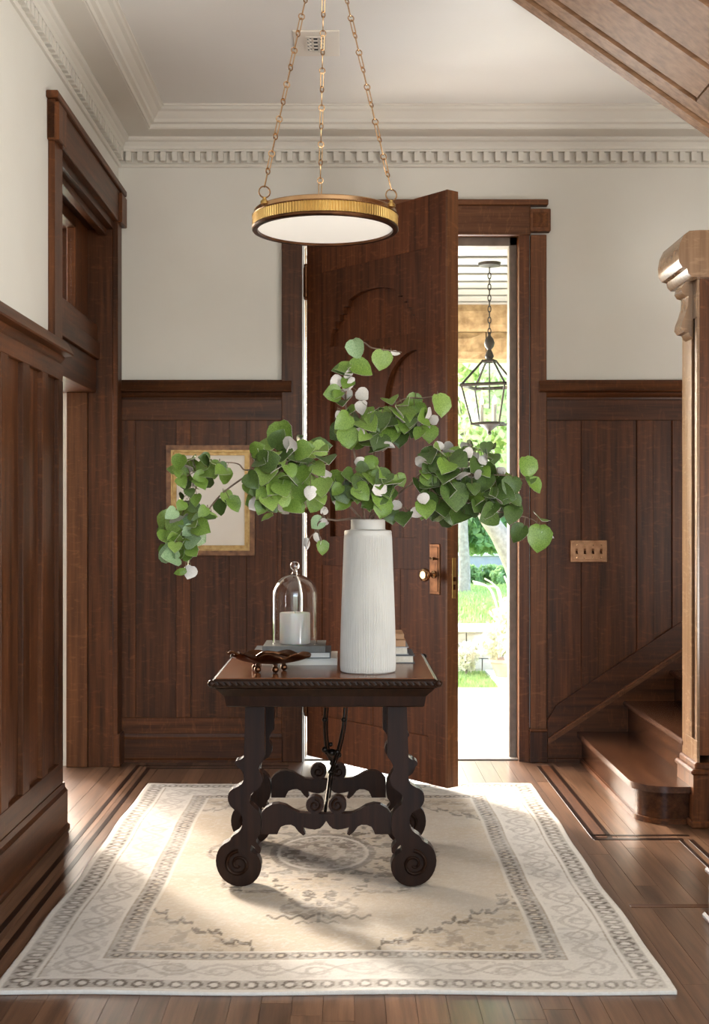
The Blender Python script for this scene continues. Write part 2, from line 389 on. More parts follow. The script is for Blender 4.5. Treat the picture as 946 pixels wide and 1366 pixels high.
# ------------------------------------------------------------------ wainscot on the back wall
def cap_profile(): return [(0, 1.925), (.016, 1.925), (.018, 1.938), (.03, 1.95), (.034, 1.962), (.068, 1.966), (.072, 1.972), (.062, 1.992), (.046, 2.02), (.034, 2.03), (0, 2.03)]
def wainscot_back(x0, x1, stiles, cap0, cap1):
    # stiles list (a,b); panels lie between them
    build('dado_cap', MB().sweep(cap_profile(), (cap0, YB), (cap1, YB), (0, -1)), 'wood_x', wb, smooth=30)
    bx('rail', x0, x1, YB-.032, YB, 1.815, 1.925, 'wood_x', wb, ch=.002)
    bx('rail', x0, x1, YB-.032, YB, .15, .235, 'wood_x', wb, ch=.002)
    for a, b in stiles: bx('stile', a, b, YB-.032, YB, .235, 1.815, 'wood_z', wb, ch=.002)
    for (a, b), (c, d) in zip(stiles[:-1], stiles[1:]): bx('panel', b, c, YB-.016, YB, .235, 1.815, 'wood_z', wb)
bk = lambda u: wx(u, YB-.03)
wainscot_back(XL, bk(376), [(XL, bk(181)), (bk(235), bk(254)), (bk(306), bk(329)), (bk(370), bk(376))], XL, bk(389))
wainscot_back(bk(729), XR, [(bk(729), bk(731)), (bk(776), bk(798)), (bk(850), bk(872)), (bk(897), bk(918)), (bk(970), bk(992)), (bk(1045), bk(1066)), (XR-.1, XR)], bk(719), XR)
# baseboards (setting)
def base_profile(h=.15): return [(0, 0), (.052, 0), (.052, .014), (.04, .022), (.04, h-.03), (.03, h-.018), (.028, h), (0, h)]
build('baseboard_back', MB().sweep(base_profile(), (XL, YB), (bk(376), YB), (0, -1)), 'wood_x', kind='structure', label='tall dark baseboard left of the front door', cat='baseboard')
# picture ledge shoe at right of door, between plinth and first step
build('baseboard_right', MB().sweep([(0, 0), (.05, 0), (.05, .02), (.03, .03), (.03, .04), (0, .04)], (1.06, YB), (1.25, YB), (0, -1)), 'wood_x', kind='structure', label='short dark base strip between door plinth and bottom step', cat='baseboard')

# ------------------------------------------------------------------ wainscot on the left wall
XW = XL+.03
def lbox(nm, y0, y1, z0, z1, t, mat, ch=.002): return bx(nm, XL, XL+t, y0, y1, z0, z1, mat, wlft, ch=ch)
YE = 5.405
build('dado_cap', MB().sweep([(o, z+.01) for o, z in cap_profile()], (XL, 1.5), (XL, YE+.02), (1, 0)), 'wood_y', wlft, smooth=30)
lbox('rail', 1.5, YE, 1.87, 1.935, .03, 'wood_y'); lbox('rail', 1.5, YE, .19, .28, .03, 'wood_y')
pan = [(5.136, 5.323), (4.835, 5.035), (4.533, 4.735), (4.233, 4.435), (3.93, 4.133), (3.6, 3.83), (3.2, 3.5)]
edge = YE
for a, b in pan:
    lbox('stile', b, edge, .28, 1.87, .03, 'wood_z'); lbox('panel', a, b, .28, 1.87, .012, 'wood_z', 0); edge = a
lbox('stile', 1.5, edge, .28, 1.87, .03, 'wood_z')
build('baseboard_left', MB().sweep([(o+.004, z) for o, z in base_profile(.19)][:0]+[(0, 0), (.056, 0), (.056, .012), (.046, .02), (.046, .155), (.036, .168), (.034, .19), (0, .19)], (XL, 1.5), (XL, YE+.015), (1, 0)), 'wood_y', kind='structure', label='tall dark baseboard under the left wainscot', cat='baseboard')

# ------------------------------------------------------------------ left cased opening (door_2) with transom
d2 = empty('door_2', (XL, 6.06, 0), kind='structure', label='tall dark cased doorway in the left wall with a transom above', cat='doorway')
bx('casing', XL, XL+.028, 5.26, 5.405, 2.03, 2.84, 'wood_z', d2, ch=.003)
bx('casing', XL, XL+.028, OY1-.005, YB-.06, 0, 2.84, 'wood_z', d2, ch=.003)
bx('plinth', XL, XL+.04, OY1-.008, YB-.055, 0, .17, 'wood_z', d2, ch=.004)
bx('header', XL, XL+.034, 5.24, YB-.05, 2.84, 3.0, 'wood_y', d2, ch=.003)
bx('header_cap', XL, XL+.05, 5.22, YB-.03, 3.0, 3.03, 'wood_y', d2, ch=.004)
for yc in (5.315, 6.79): 
    r = bx('corner_block', XL, XL+.05, yc-.075, yc+.075, 2.835, 2.99, 'wood_z', d2, ch=.004)
# deep jambs and head
bx('jamb', XL-.128, XL+.004, OY1, OY1+.03, 0, 2.84, 'wood_z', d2)
bx('jamb', XL-.24, XL-.130, OY1-.012, OY1+.03, 0, 1.95, 'oak_z', d2, ch=.003)  # lighter oak puts the light on this jamb into its colour
bx('jamb', XL-.268, XL+.004, OY0-.01, OY0+.0, 0, 2.84, 'wood_z', d2)
bx('head_jamb', XL-.268, XL+.004, OY0, OY1, 2.80, 2.84, 'wood_y', d2)
bx('head_stop', XL-.07, XL-.03, OY0, OY1, 2.765, 2.80, 'wood_y', d2, ch=.003)
bx('jamb', XL-.27, XL-.128, OY1-.002, OY1+.03, 1.95, 2.84, 'wood_z', d2)
tx = XL-.085
bx('transom_bar', tx-.17, tx, OY0, OY1, 1.95, 2.12, 'wood_y', d2, ch=.003)
bx('transom_bar', tx-.17, tx+.018, OY0, OY1, 2.12, 2.21, 'wood_y', d2, ch=.003)
bx('transom_bar', tx-.17, tx+.006, OY0, OY1, 2.21, 2.30, 'wood_y', d2, ch=.003)
ts = empty('transom_sash', (tx-.06, 6.06, 2.30), d2)
for y0, y1, z0, z1 in ((OY0, 5.52, 2.30, 2.80), (6.42, OY1, 2.30, 2.80), (5.52, 6.42, 2.30, 2.345), (5.52, 6.42, 2.74, 2.80)):
    bx('sash_member', tx-.09, tx-.045, y0, y1, z0, z1, 'wood_z', ts, ch=.003)
bx('pane', tx-.07, tx-.066, 5.52, 6.42, 2.345, 2.74, 'pane', ts)

# ------------------------------------------------------------------ front door casing (trim_3) and door_1
t3 = empty('trim_3', (.36, YB, 0), kind='structure', label='brown oak casing and header framing the front doorway', cat='door casing')
bx('casing', bk(376), DX0, YB-.04, YB, 0, 2.80, 'wood_z', t3, ch=.003)
bx('casing', bk(708), bk(729), YB-.04, YB, .17, 2.80, 'oak_z', t3, ch=.003)
bx('plinth', bk(706), bk(730), YB-.055, YB, 0, .165, 'wood_z', t3, ch=.003)
bx('plinth_cap', bk(706), bk(730), YB-.058, YB, .165, .178, 'oak_x', t3, ch=.004)
bx('header', bk(376), bk(708), YB-.042, YB, 2.80, 2.955, 'oak_x', t3, ch=.003)
bx('header_cap', bk(374), bk(731), YB-.055, YB, 2.955, 2.985, 'oak_x', t3, ch=.004)
bx('corner_block', bk(706.5), bk(734), YB-.056, YB, 2.815, 2.935, 'oak_z', t3, ch=.004)
cbx, cbz = (bk(706.5)+bk(734))/2, 2.875
build('pyramid_boss', MB().add([(cbx-.04, YB-.056, cbz-.04), (cbx+.04, YB-.056, cbz-.04), (cbx+.04, YB-.056, cbz+.04), (cbx-.04, YB-.056, cbz+.04), (cbx, YB-.082, cbz)], [(0, 1, 4), (1, 2, 4), (2, 3, 4), (3, 0, 4), (3, 2, 1, 0)]), 'oak_z', t3)
# stepped jamb of the opening: brown reveal, then grey painted frame
bx('jamb', DX1-.035, DX1+.02, YB-.02, YB+.08, 0, DZ, 'wood_z', t3)
bx('jamb', DX1-.075, DX1+.02, YB+.08, YB+.17, 0, DZ, 'jamb', t3, ch=.004, label='weathered grey painted strip of the door frame')
bx('jamb', DX1-.045, DX1+.02, YB+.17, YB+.27, 0, DZ, 'jamb', t3, ch=.004)
bx('jamb', DX0-.02, DX0+.012, YB-.02, YB+.27, 0, DZ, 'white', t3)
bx('head_jamb', DX0, DX1, YB-.02, YB+.08, DZ-.03, DZ+.02, 'oak_x', t3, ch=.004)
bx('head_jamb', DX0, DX1, YB+.08, YB+.17, DZ-.075, DZ+.02, 'jamb', t3, ch=.004)
bx('head_jamb', DX0, DX1, YB+.17, YB+.27, DZ-.045, DZ+.02, 'jamb', t3, ch=.004)
for xa, xb, ma in ((DX0+.012, DX0+.018, 'brass'), ):
    bx('weather_strip', xa, xb, YB+.1, YB+.115, 0, DZ-.08, ma, t3)
bx('door_sill', DX0-.02, DX1+.02, YB+.02, YB+.56, -.05, .006, 'sill', kind='structure', label='pale grey stone sill across the open front doorway', cat='sill')

# door leaf, built flat (s along the width, t = depth from inner face, z) then swung open
HX, HY = -.20, 6.872
dv = Vector((.631, -.776, 0)).normalized(); nv = Vector((dv.y*-1, dv.x, 0))   # nv points away from the visible face
if nv.y < 0: nv = -nv
W_D, T_D, Z0D, Z1D = 1.082, .056, .035, 2.83
def D(s, t, z): return Vector((HX, HY, 0))+dv*s+nv*t+Vector((0, 0, z))
def dmap(mb):
    mb.v = [tuple(D(*p)) for p in mb.v]; return mb
d1 = empty('door_1', (HX, HY, Z0D), kind='structure', label='dark oak front door swung open into the hall with stepped arch carving', cat='door')
build('core_slab', dmap(MB().box(0, W_D-.012, .014, T_D, Z0D, Z1D)), 'door_z', d1)
build('edge_strip', dmap(MB().box(W_D-.012, W_D, -.0145, T_D, Z0D, Z1D)), 'oak_z', d1, label='lighter oak edge strip of the door')
def arch1():
    """stepped pointed arch of the upper recess in (s, z)"""
    L = [(.20, 2.185), (.207, 2.245), (.225, 2.275), (.248, 2.275), (.248, 2.312), (.278, 2.312), (.278, 2.345), (.312, 2.345), (.312, 2.378), (.352, 2.378), (.352, 2.408), (.40, 2.425), (.46, 2.438), (.54, 2.443)]
    R = [(1.08-a, b) for a, b in reversed(L[:-1])]
    return L+R
def arcR():
    c = (.87, 1.87); r = .235
    return [(c[0]+.0, c[1]+r)]+[(c[0]-r*math.sin(a), c[1]+r*math.cos(a)) for a in [PI/2*k/10 for k in range(1, 11)]]+[(.635, 1.20), (.87, 1.20)]
def arcL(): return [(.20, 2.06), (.20, 1.20), (.36, 1.20), (.36, 1.86), (.34, 1.95), (.28, 2.03)]
def holed(outer, holes, t0, t1):
    """flat board with cut-outs, as a filled 2-D curve turned into a mesh"""
    cu = bpy.data.curves.new('tmp', 'CURVE'); cu.dimensions = '2D'; cu.fill_mode = 'BOTH'; cu.extrude = abs(t1-t0)/2
    for pts in [outer]+holes:
        sp = cu.splines.new('POLY'); sp.points.add(len(pts)-1); sp.use_cyclic_u = True
        for q, (a, b) in zip(sp.points, pts): q.co = (a, b, 0, 1)
    o = bpy.data.objects.new('tmp', cu); COL.objects.link(o)
    dg = bpy.context.evaluated_depsgraph_get(); me = bpy.data.meshes.new_from_object(o.evaluated_get(dg))
    mb = MB(); tm = (t0+t1)/2
    mb.add([(v.co.x, tm+v.co.z, v.co.y) for v in me.vertices], [tuple(p.vertices) for p in me.polygons])
    bpy.data.objects.remove(o); bpy.data.curves.remove(cu); bpy.data.meshes.remove(me)
    return mb
build('carved_face', dmap(holed([(.13, 1.05), (.95, 1.05), (.95, 2.58), (.13, 2.58)], [arch1(), arcR(), arcL()], -.014, .0145)), 'door_z', d1)
for s0, s1, z0, z1, mt in ((.0, .13, Z0D, Z1D, 'door_z'), (.95, W_D-.012, Z0D, Z1D, 'door_z'), (.13, .95, 2.58, Z1D, 'door_z'), (.13, .95, Z0D, .26, 'door_z')):
    build('stile' if s1-s0 < .3 else 'rail', dmap(MB().box(s0, s1, -.0145, .014, z0, z1, ch=.0015)), mt, d1)
for i in range(4):
    a = .13+i*.205; build('board', dmap(MB().box(a+.001, a+.204, -.009, .014, .26, 1.05, ch=.0015)), 'door_z', d1)
for i in range(5):
    a = .20+i*.136; build('recessed_board', dmap(MB().box(a+.001, a+.135, .0115, .0145, 1.2, 2.445)), 'door_z', d1)
# lock plate, knob, strike
sp_, zp = 0, 0
pl = build('lock_plate', dmap(MB().box(.965, 1.035, -.020, -.014, .935, 1.175, ch=.003).box(.975, 1.025, -.023, -.020, .95, 1.16, ch=.002)), 'bronze', d1)
kb = MB(); c0 = D(.985, -.012, 1.02)
def axis_lathe(prof, c, ax, seg=24):
    q = Vector(ax).to_track_quat('Z', 'Y').to_matrix(); m = MB().lathe(prof, (0, 0, 0), seg); m.v = [tuple(q @ Vector(p)+Vector(c)) for p in m.v]; return m
kn = build('door_knob', axis_lathe([(.018, 0), (.018, .006), (.009, .01), (.008, .035), (.016, .042), (.029, .05), (.032, .06), (.029, .071), (.02, .075), (.018, .073), (.0001, .073)], D(1.0, -.022, 1.03), -nv), 'brass', d1, smooth=40)
build('thumb_turn', MB().tube([D(1.0, -.022, 1.105), D(1.0, -.036, 1.105)], .006, 8).tube([D(.988, -.036, 1.108), D(1.012, -.036, 1.102)], .005, 8), 'brass', d1)
lp = build('latch_plate', dmap(MB().box(W_D, W_D+.003, .016, .040, .92, 1.11, ch=.001)), 'brass_band', d1)
build('latch_bolt', dmap(MB().box(W_D+.003, W_D+.012, .020, .036, 1.0, 1.02).box(W_D+.003, W_D+.004, .020, .036, .96, .985)), 'bronze', d1)
for zc in (2.55, 1.42, .34):
    h = build('hinge', MB().lathe([(.004, -.085), (.012, -.08), (.012, .08), (.004, .085)], (HX-.014, HY-.01, zc), 12).sphere((HX-.014, HY-.01, zc+.088), .011, 10, 6).sphere((HX-.014, HY-.01, zc-.088), .011, 10, 6).box(HX-.028, HX-.002, HY-.008, HY+.004, zc-.075, zc+.075), 'bronze', d1, smooth=40)

# ------------------------------------------------------------------ staircase at right
ST = empty('staircase', (1.25, 6.0, 0), label='dark oak stairs rising to the right along the back wall with a tall newel', cat='stairs')
RI, TR = .163, .245
ZS = [RI*(i+1) for i in range(7)]; XS = [1.25+TR*i for i in range(7)]
YN = 5.66
for i, (xs, z) in enumerate(zip(XS, ZS)):
    yn = YN if i else 5.60
    if i == 0:
        # bullnose bottom step turning round into the newel
        def nose(off, e):
            cx, cy, r = xs+.13, 5.60, .13+off
            pts = [(xs-off, YB-.034)]+[(cx-r*math.cos(a), cy-r*math.sin(a)) for a in [PI/2*k/8 for k in range(9)]]+[(1.47, 5.60-r), (1.72, 5.60-r), (1.72, YB-.034)]
            return pts
        build('riser', MB().prism(nose(0, 0), 0, z-.028, 'z'), 'riser', ST, smooth=30)
        build('base_moulding', MB().prism(nose(.012, 0), 0.0, .022, 'z'), 'wood_y', ST, smooth=30)
        build('tread', MB().prism(nose(.026, 0), z-.028, z, 'z'), 'tread', ST, smooth=30)
    else:
        bx('riser', xs, xs+.02, YN-.02, YB-.034, ZS[i-1], z-.028, 'riser', ST)
        bx('tread', xs-.026, xs+TR+.02, YN-.02, YB-.034, z-.028, z, 'tread', ST, ch=.008)
# wall string: dark stringer, moulding in lighter oak for the light on it, and skirt board on the wall
sl = .665
def ln(x, z0): return z0+sl*(x-1.064)
xa, xb = 1.068, 3.0
build('skirt_board', MB().prism([(xa, ln(xa, .13)), (xb, ln(xb, .13)), (xb, ln(xb, .27)), (xa+.05, ln(xa+.05, .27)), (xa, ln(xa, .22))], YB-.046, YB-.034), 'wood_x', ST)
build('string_moulding', MB().prism([(xa, ln(xa, .095)), (xb, ln(xb, .095)), (xb, ln(xb, .13)), (xa, ln(xa, .13))], YB-.066, YB-.034).prism([(xa, ln(xa, .105)), (xb, ln(xb, .105)), (xb, ln(xb, .118)), (xa, ln(xa, .118))], YB-.072, YB-.06), 'oak_x', ST)
build('wall_string', MB().prism([(xa, .0), (1.4, 0), (xb, ln(xb, -.2)), (xb, ln(xb, .095)), (xa, ln(xa, .095))], YB-.042, YB-.034), 'wood_x', ST)
# newel
NX0, NX1, NY0, NY1 = 1.473, 1.80, 5.42, 5.66
nw = empty('newel_post', (1.6, 5.54, 0), ST)
build('shaft', MB().box(NX0+.012, NX1, NY0, NY1, .3, 2.32), 'wood_z', nw)
for ya, yb_ in ((NY0, NY0+.035), (NY0+.085, NY1)):
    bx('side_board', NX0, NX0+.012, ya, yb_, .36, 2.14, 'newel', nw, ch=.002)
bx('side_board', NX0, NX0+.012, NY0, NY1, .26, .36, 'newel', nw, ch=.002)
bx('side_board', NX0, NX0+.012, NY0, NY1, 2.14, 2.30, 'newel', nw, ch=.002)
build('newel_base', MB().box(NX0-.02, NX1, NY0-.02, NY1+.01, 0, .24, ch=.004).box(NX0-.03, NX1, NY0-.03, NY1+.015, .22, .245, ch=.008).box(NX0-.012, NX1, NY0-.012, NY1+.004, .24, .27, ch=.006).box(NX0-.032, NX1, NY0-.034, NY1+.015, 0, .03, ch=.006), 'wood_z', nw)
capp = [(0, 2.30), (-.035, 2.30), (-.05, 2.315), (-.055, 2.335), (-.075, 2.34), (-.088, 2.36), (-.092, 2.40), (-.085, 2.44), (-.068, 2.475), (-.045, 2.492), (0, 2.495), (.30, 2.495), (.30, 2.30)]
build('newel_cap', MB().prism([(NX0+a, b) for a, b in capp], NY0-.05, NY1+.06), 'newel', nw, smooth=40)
br = [(NX0, 2.30), (NX0-.03, 2.30), (NX0-.045, 2.285), (NX0-.05, 2.262), (NX0-.038, 2.245), (NX0-.02, 2.24), (NX0-.022, 2.20), (NX0-.034, 2.16), (NX0-.046, 2.13), (NX0-.05, 2.105), (NX0-.038, 2.088), (NX0-.02, 2.085), (NX0-.012, 2.07), (NX0, 2.06)]
build('scroll_bracket', MB().prism(br, NY0+.06, NY1-.06), 'newel', nw, smooth=40)
# the panelled stub that carries the near end of the stair hall, just inside the frame at right
sp = empty('stair_post', (1.36, 4.09, 0), label='base corner of the panelled stair post at the right picture edge', cat='post')
build('shaft', MB().box(1.2, 1.5, 4.0, 4.16, .17, 2.2), 'wood_z', sp)
build('plinth', MB().box(1.17, 1.52, 3.97, 4.17, 0, .15, ch=.004).box(1.152, 1.52, 3.955, 4.185, 0, .024, ch=.008).box(1.16, 1.52, 3.96, 4.18, .15, .17, ch=.006), 'oak_z', sp)

# upper flight crossing the top right corner, seen from below
z0s, slp = 3.876, .70
KF = 5.25/5.40
UF = empty('upper_stair_flight', (1.6, 4.7, 2.2), label='dark panelled underside of the upper stair flight at top right', cat='stairs')
def slope_board(nm, y0, y1, dz0, dz1, mat, xa=None, xb=2.75):
    top = lambda x, d: z0s-slp*x+d
    xa0 = (z0s+dz0-ZC)/slp; xa1 = (z0s+dz1-ZC)/slp
    return build(nm, MB().prism([(xa0, ZC), (xb, top(xb, dz0)), (xb, top(xb, dz1)), (xa1, ZC)], y0*KF, y1*KF), mat, UF)
slope_board('soffit_backing', 3.9, 5.38, .05, .09, 'groove')  # dark sheet paints the shade seen between the soffit boards
slope_board('outer_string', 5.325, 5.40, 0, .34, 'soffit')
slope_board('edge_board', 5.205, 5.305, .012, .05, 'soffit')
xq = 1.33
def part_board(nm, y0, y1, d0, d1, xs, xe, mat):
    top = lambda x, d: z0s-slp*x+d
    build(nm, MB().prism([(xs, top(xs, d0)), (xe, top(xe, d0)), (xe, top(xe, d1)), (xs, top(xs, d1))], y0*KF, y1*KF), mat, UF)
for y0, y1 in ((4.90, 5.165), (4.50, 4.86), (4.10, 4.46)):
    part_board('panel', y0, y1, .012, .05, .68, 1.365, 'soffit'); part_board('panel', y0, y1, .012, .05, 1.49, 2.4, 'soffit')
part_board('cross_rail', 4.0, 5.20, .010, .05, 1.37, 1.485, 'soffit')

# ------------------------------------------------------------------ ceiling vent
cv = empty('ceiling_vent', (-.13, 5.75, ZC-.01), label='small white ceiling vent with dark fretwork grille behind the lamp chains', cat='vent')
bx('cover_plate', -.235, -.03, 5.615, 5.92, ZC-.007, ZC+.001, 'vent_white', cv, ch=.003)
bx('grille_backing', -.178, -.094, 5.675, 5.845, ZC-.0085, ZC-.006, 'black', cv)
gb = MB()
for i in range(5): y = 5.675+i*.0425; gb.box(-.178, -.094, y-.006, y+.006, ZC-.012, ZC-.008)
for x_ in (-.178, -.15, -.122, -.094): gb.box(x_-.005, x_+.005, 5.675, 5.845, ZC-.012, ZC-.008)
for i in range(4):
    for xq_ in (-.164, -.108): gb.tube([(xq_-.01, 5.68+i*.0425, ZC-.01), (xq_+.01, 5.71+i*.0425, ZC-.01)], .003, 4)
build('fretwork', gb, 'vent_white', cv)

# ------------------------------------------------------------------ pendant lamp
PX, PY, PZ, PR = -.080, 4.90, 2.385, .277
pd = empty('pendant_lamp', (PX, PY, PZ), label='round brass pendant lamp with fluted band and white diffuser on three chains', cat='lamp')
prof = [(PR-.016, .0), (PR-.002, .0), (PR, .004), (PR, .012), (PR-.006, .016), (PR-.008, .02), (PR-.02, .02), (PR-.02, .0)]
build('lower_rim', MB().lathe([(PR-.02, .0), (PR-.002, .0), (PR+.001, .004), (PR+.001, .011), (PR-.004, .015), (PR-.02, .015)], (PX, PY, PZ), 96, close=True), 'bronze', pd, smooth=35)
fb = MB(); N = 150; v = []; f = []
for k in range(N*4):
    a = 2*PI*k/(N*4); r = PR-.004+(.0035 if k % 4 in (1, 2) else 0)
    v += [(PX+r*math.cos(a), PY+r*math.sin(a), PZ+.015), (PX+r*math.cos(a), PY+r*math.sin(a), PZ+.052), (PX+(PR-.014)*math.cos(a), PY+(PR-.014)*math.sin(a), PZ+.052), (PX+(PR-.014)*math.cos(a), PY+(PR-.014)*math.sin(a), PZ+.015)]
n4 = N*4
for k in range(n4):
    a, b = k*4, ((k+1) % n4)*4
    for q in range(4): f.append((a+q, a+(q+1) % 4, b+(q+1) % 4, b+q))
build('fluted_band', fb.add(v, f), 'brass_band', pd)
build('upper_rim', MB().lathe([(PR-.016, .052), (PR-.002, .052), (PR+.001, .055), (PR-.004, .059), (PR-.006, .072), (PR-.010, .076), (PR-.016, .076)], (PX, PY, PZ), 96, close=True), 'brass', pd, smooth=35)
build('diffuser', MB().lathe([(.0001, .004), (PR*.5, .005), (PR-.021, .009), (PR-.021, .014), (.0001, .012)], (PX, PY, PZ), 72), 'diffuser', pd, smooth=40)
build('top_plate', MB().lathe([(.0001, .06), (PR-.017, .06), (PR-.017, .064), (.0001, .064)], (PX, PY, PZ), 48), 'brass', pd)
build('ceiling_canopy', MB().lathe([(.0001, 0), (.012, -.03), (.04, -.026), (.065, -.012), (.07, 0)][::-1], (PX, PY, ZC), 32), 'brass', pd, smooth=40)
def ring_pts(c, ax, up, ra, rb, n=14):
    ax = ax.normalized(); up = up.normalized(); return [c+up*(ra*math.cos(2*PI*k/n))+ax*(rb*math.sin(2*PI*k/n)) for k in range(n)]
def oblong_pts(c, ax, up, ra, rb, n=6):
    ax = ax.normalized(); up = up.normalized(); out = []
    for sgn in (1, -1):
        for k in range(n):
            a = PI*k/(n-1); out.append(c+up*sgn*(ra-rb)+up*sgn*(rb*math.sin(a))+ax*sgn*(rb*math.cos(a)))
    return out
for ang in (95.6, 215.6, 335.6):
    a = math.radians(ang); rim = Vector((PX+(PR-.006)*math.cos(a), PY+(PR-.006)*math.sin(a), PZ+.076)); top = Vector((PX+.052*math.cos(a), PY+.052*math.sin(a), ZC-.02))
    lug = build('lug', MB().lathe([(.016, -.01), (.015, .0), (.007, .008), (.007, .014)], rim, 12), 'brass_band', pd, smooth=40)
    ch = build('chain', MB().tube(ring_pts(rim+Vector((0, 0, .034)), Vector((1, .3, 0)), Vector((0, 0, 1)), .021, .021, 18), .0028, 6, closed=True), 'brass', pd, smooth=60)
    p = rim+Vector((0, 0, .054)); d = (top-p); Ltot = d.length; d.normalize()
    side = d.cross(Vector((0, 1, 0))).normalized(); dep = d.cross(side)
    s = 0.0; k = 0
    while s < Ltot-.02:
        if k % 2 == 0: ln_ = .052; pts = oblong_pts(p+d*(s+ln_/2), side if (k//2) % 2 else dep, d, ln_/2+.002, .0055)
        else: ln_ = .017; pts = ring_pts(p+d*(s+ln_/2), (side+dep*.35) if (k//2) % 2 else (side*.7+dep), d, .0115, .0115, 12)
        build('link', MB().tube(pts, .0024, 5, closed=True), 'brass', ch, smooth=60); s += ln_; k += 1

# ------------------------------------------------------------------ picture on the wall
YP = YB-.05
pf = empty('framed_picture', (bk(281), YP, wz(741, YP)), label='gilt framed picture with blank cream paper hanging on the dark panelling', cat='picture')
fx0, fx1, fz0, fz1 = wx(222, YP), wx(340, YP), wz(741, YP), wz(594, YP)
def frame(nm, x0, x1, z0, z1, wd, y0, y1, mat, ch=.004):
    mb = MB()
    for pts in ([(x0, z0), (x1, z0), (x1-wd, z0+wd), (x0+wd, z0+wd)], [(x0, z1), (x0+wd, z1-wd), (x1-wd, z1-wd), (x1, z1)], [(x0, z0), (x0+wd, z0+wd), (x0+wd, z1-wd), (x0, z1)], [(x1, z0), (x1, z1), (x1-wd, z1-wd), (x1-wd, z0+wd)]):
        mb.prism(pts, y0, y1)
    return build(nm, mb, mat, pf)
frame('frame', fx0, fx1, fz0, fz1, .034, YP-.012, YP+.034, 'frame_brown')
frame('gilt_liner', fx0+.034, fx1-.034, fz0+.034, fz1-.034, .020, YP-.004, YP+.03, 'gilt')
frame('gilt_bead', fx0+.026, fx1-.026, fz0+.026, fz1-.026, .010, YP-.016, YP, 'gilt')
bx('paper', fx0+.053, fx1-.053, YP+.006, YP+.02, fz0+.053, fz1-.053, 'paper', pf)
bx('backing', fx0+.01, fx1-.01, YP+.018, YP+.034, fz0+.01, fz1-.01, 'groove', pf)

# switch plate
YS = YB-.033
sw = empty('switch_plate', (wx(785, YS), YS, wz(735, YS)), label='brass four gang switch plate on the dark panelling right of the doorway', cat='switch')
sx0, sx1, sz0, sz1 = wx(760.5, YS), wx(810, YS), wz(750, YS), wz(720.5, YS)
build('plate', MB().box(sx0, sx1, YS-.007, YS+.001, sz0, sz1, ch=.003).box(sx0+.012, sx1-.012, YS-.009, YS-.006, sz0+.012, sz1-.012, ch=.0015), 'copper', sw)
for i in range(4):
    xx = sx0+(sx1-sx0)*(.17+.22*i); zz = (sz0+sz1)/2
    tg = build('toggle', MB().box(xx-.006, xx+.006, YS-.0115, YS-.009, zz-.014, zz+.014).tube([(xx, YS-.009, zz), (xx, YS-.028, zz-.012)], [.005, .004], 8), 'bronze', sw)
    build('screw', MB().lathe([(.004, -.011), (.003, -.0115)], (xx, YS, zz+.034), 8, axis='y').lathe([(.004, -.011), (.003, -.0115)], (xx, YS, zz-.034), 8, axis='y'), 'brass', sw)

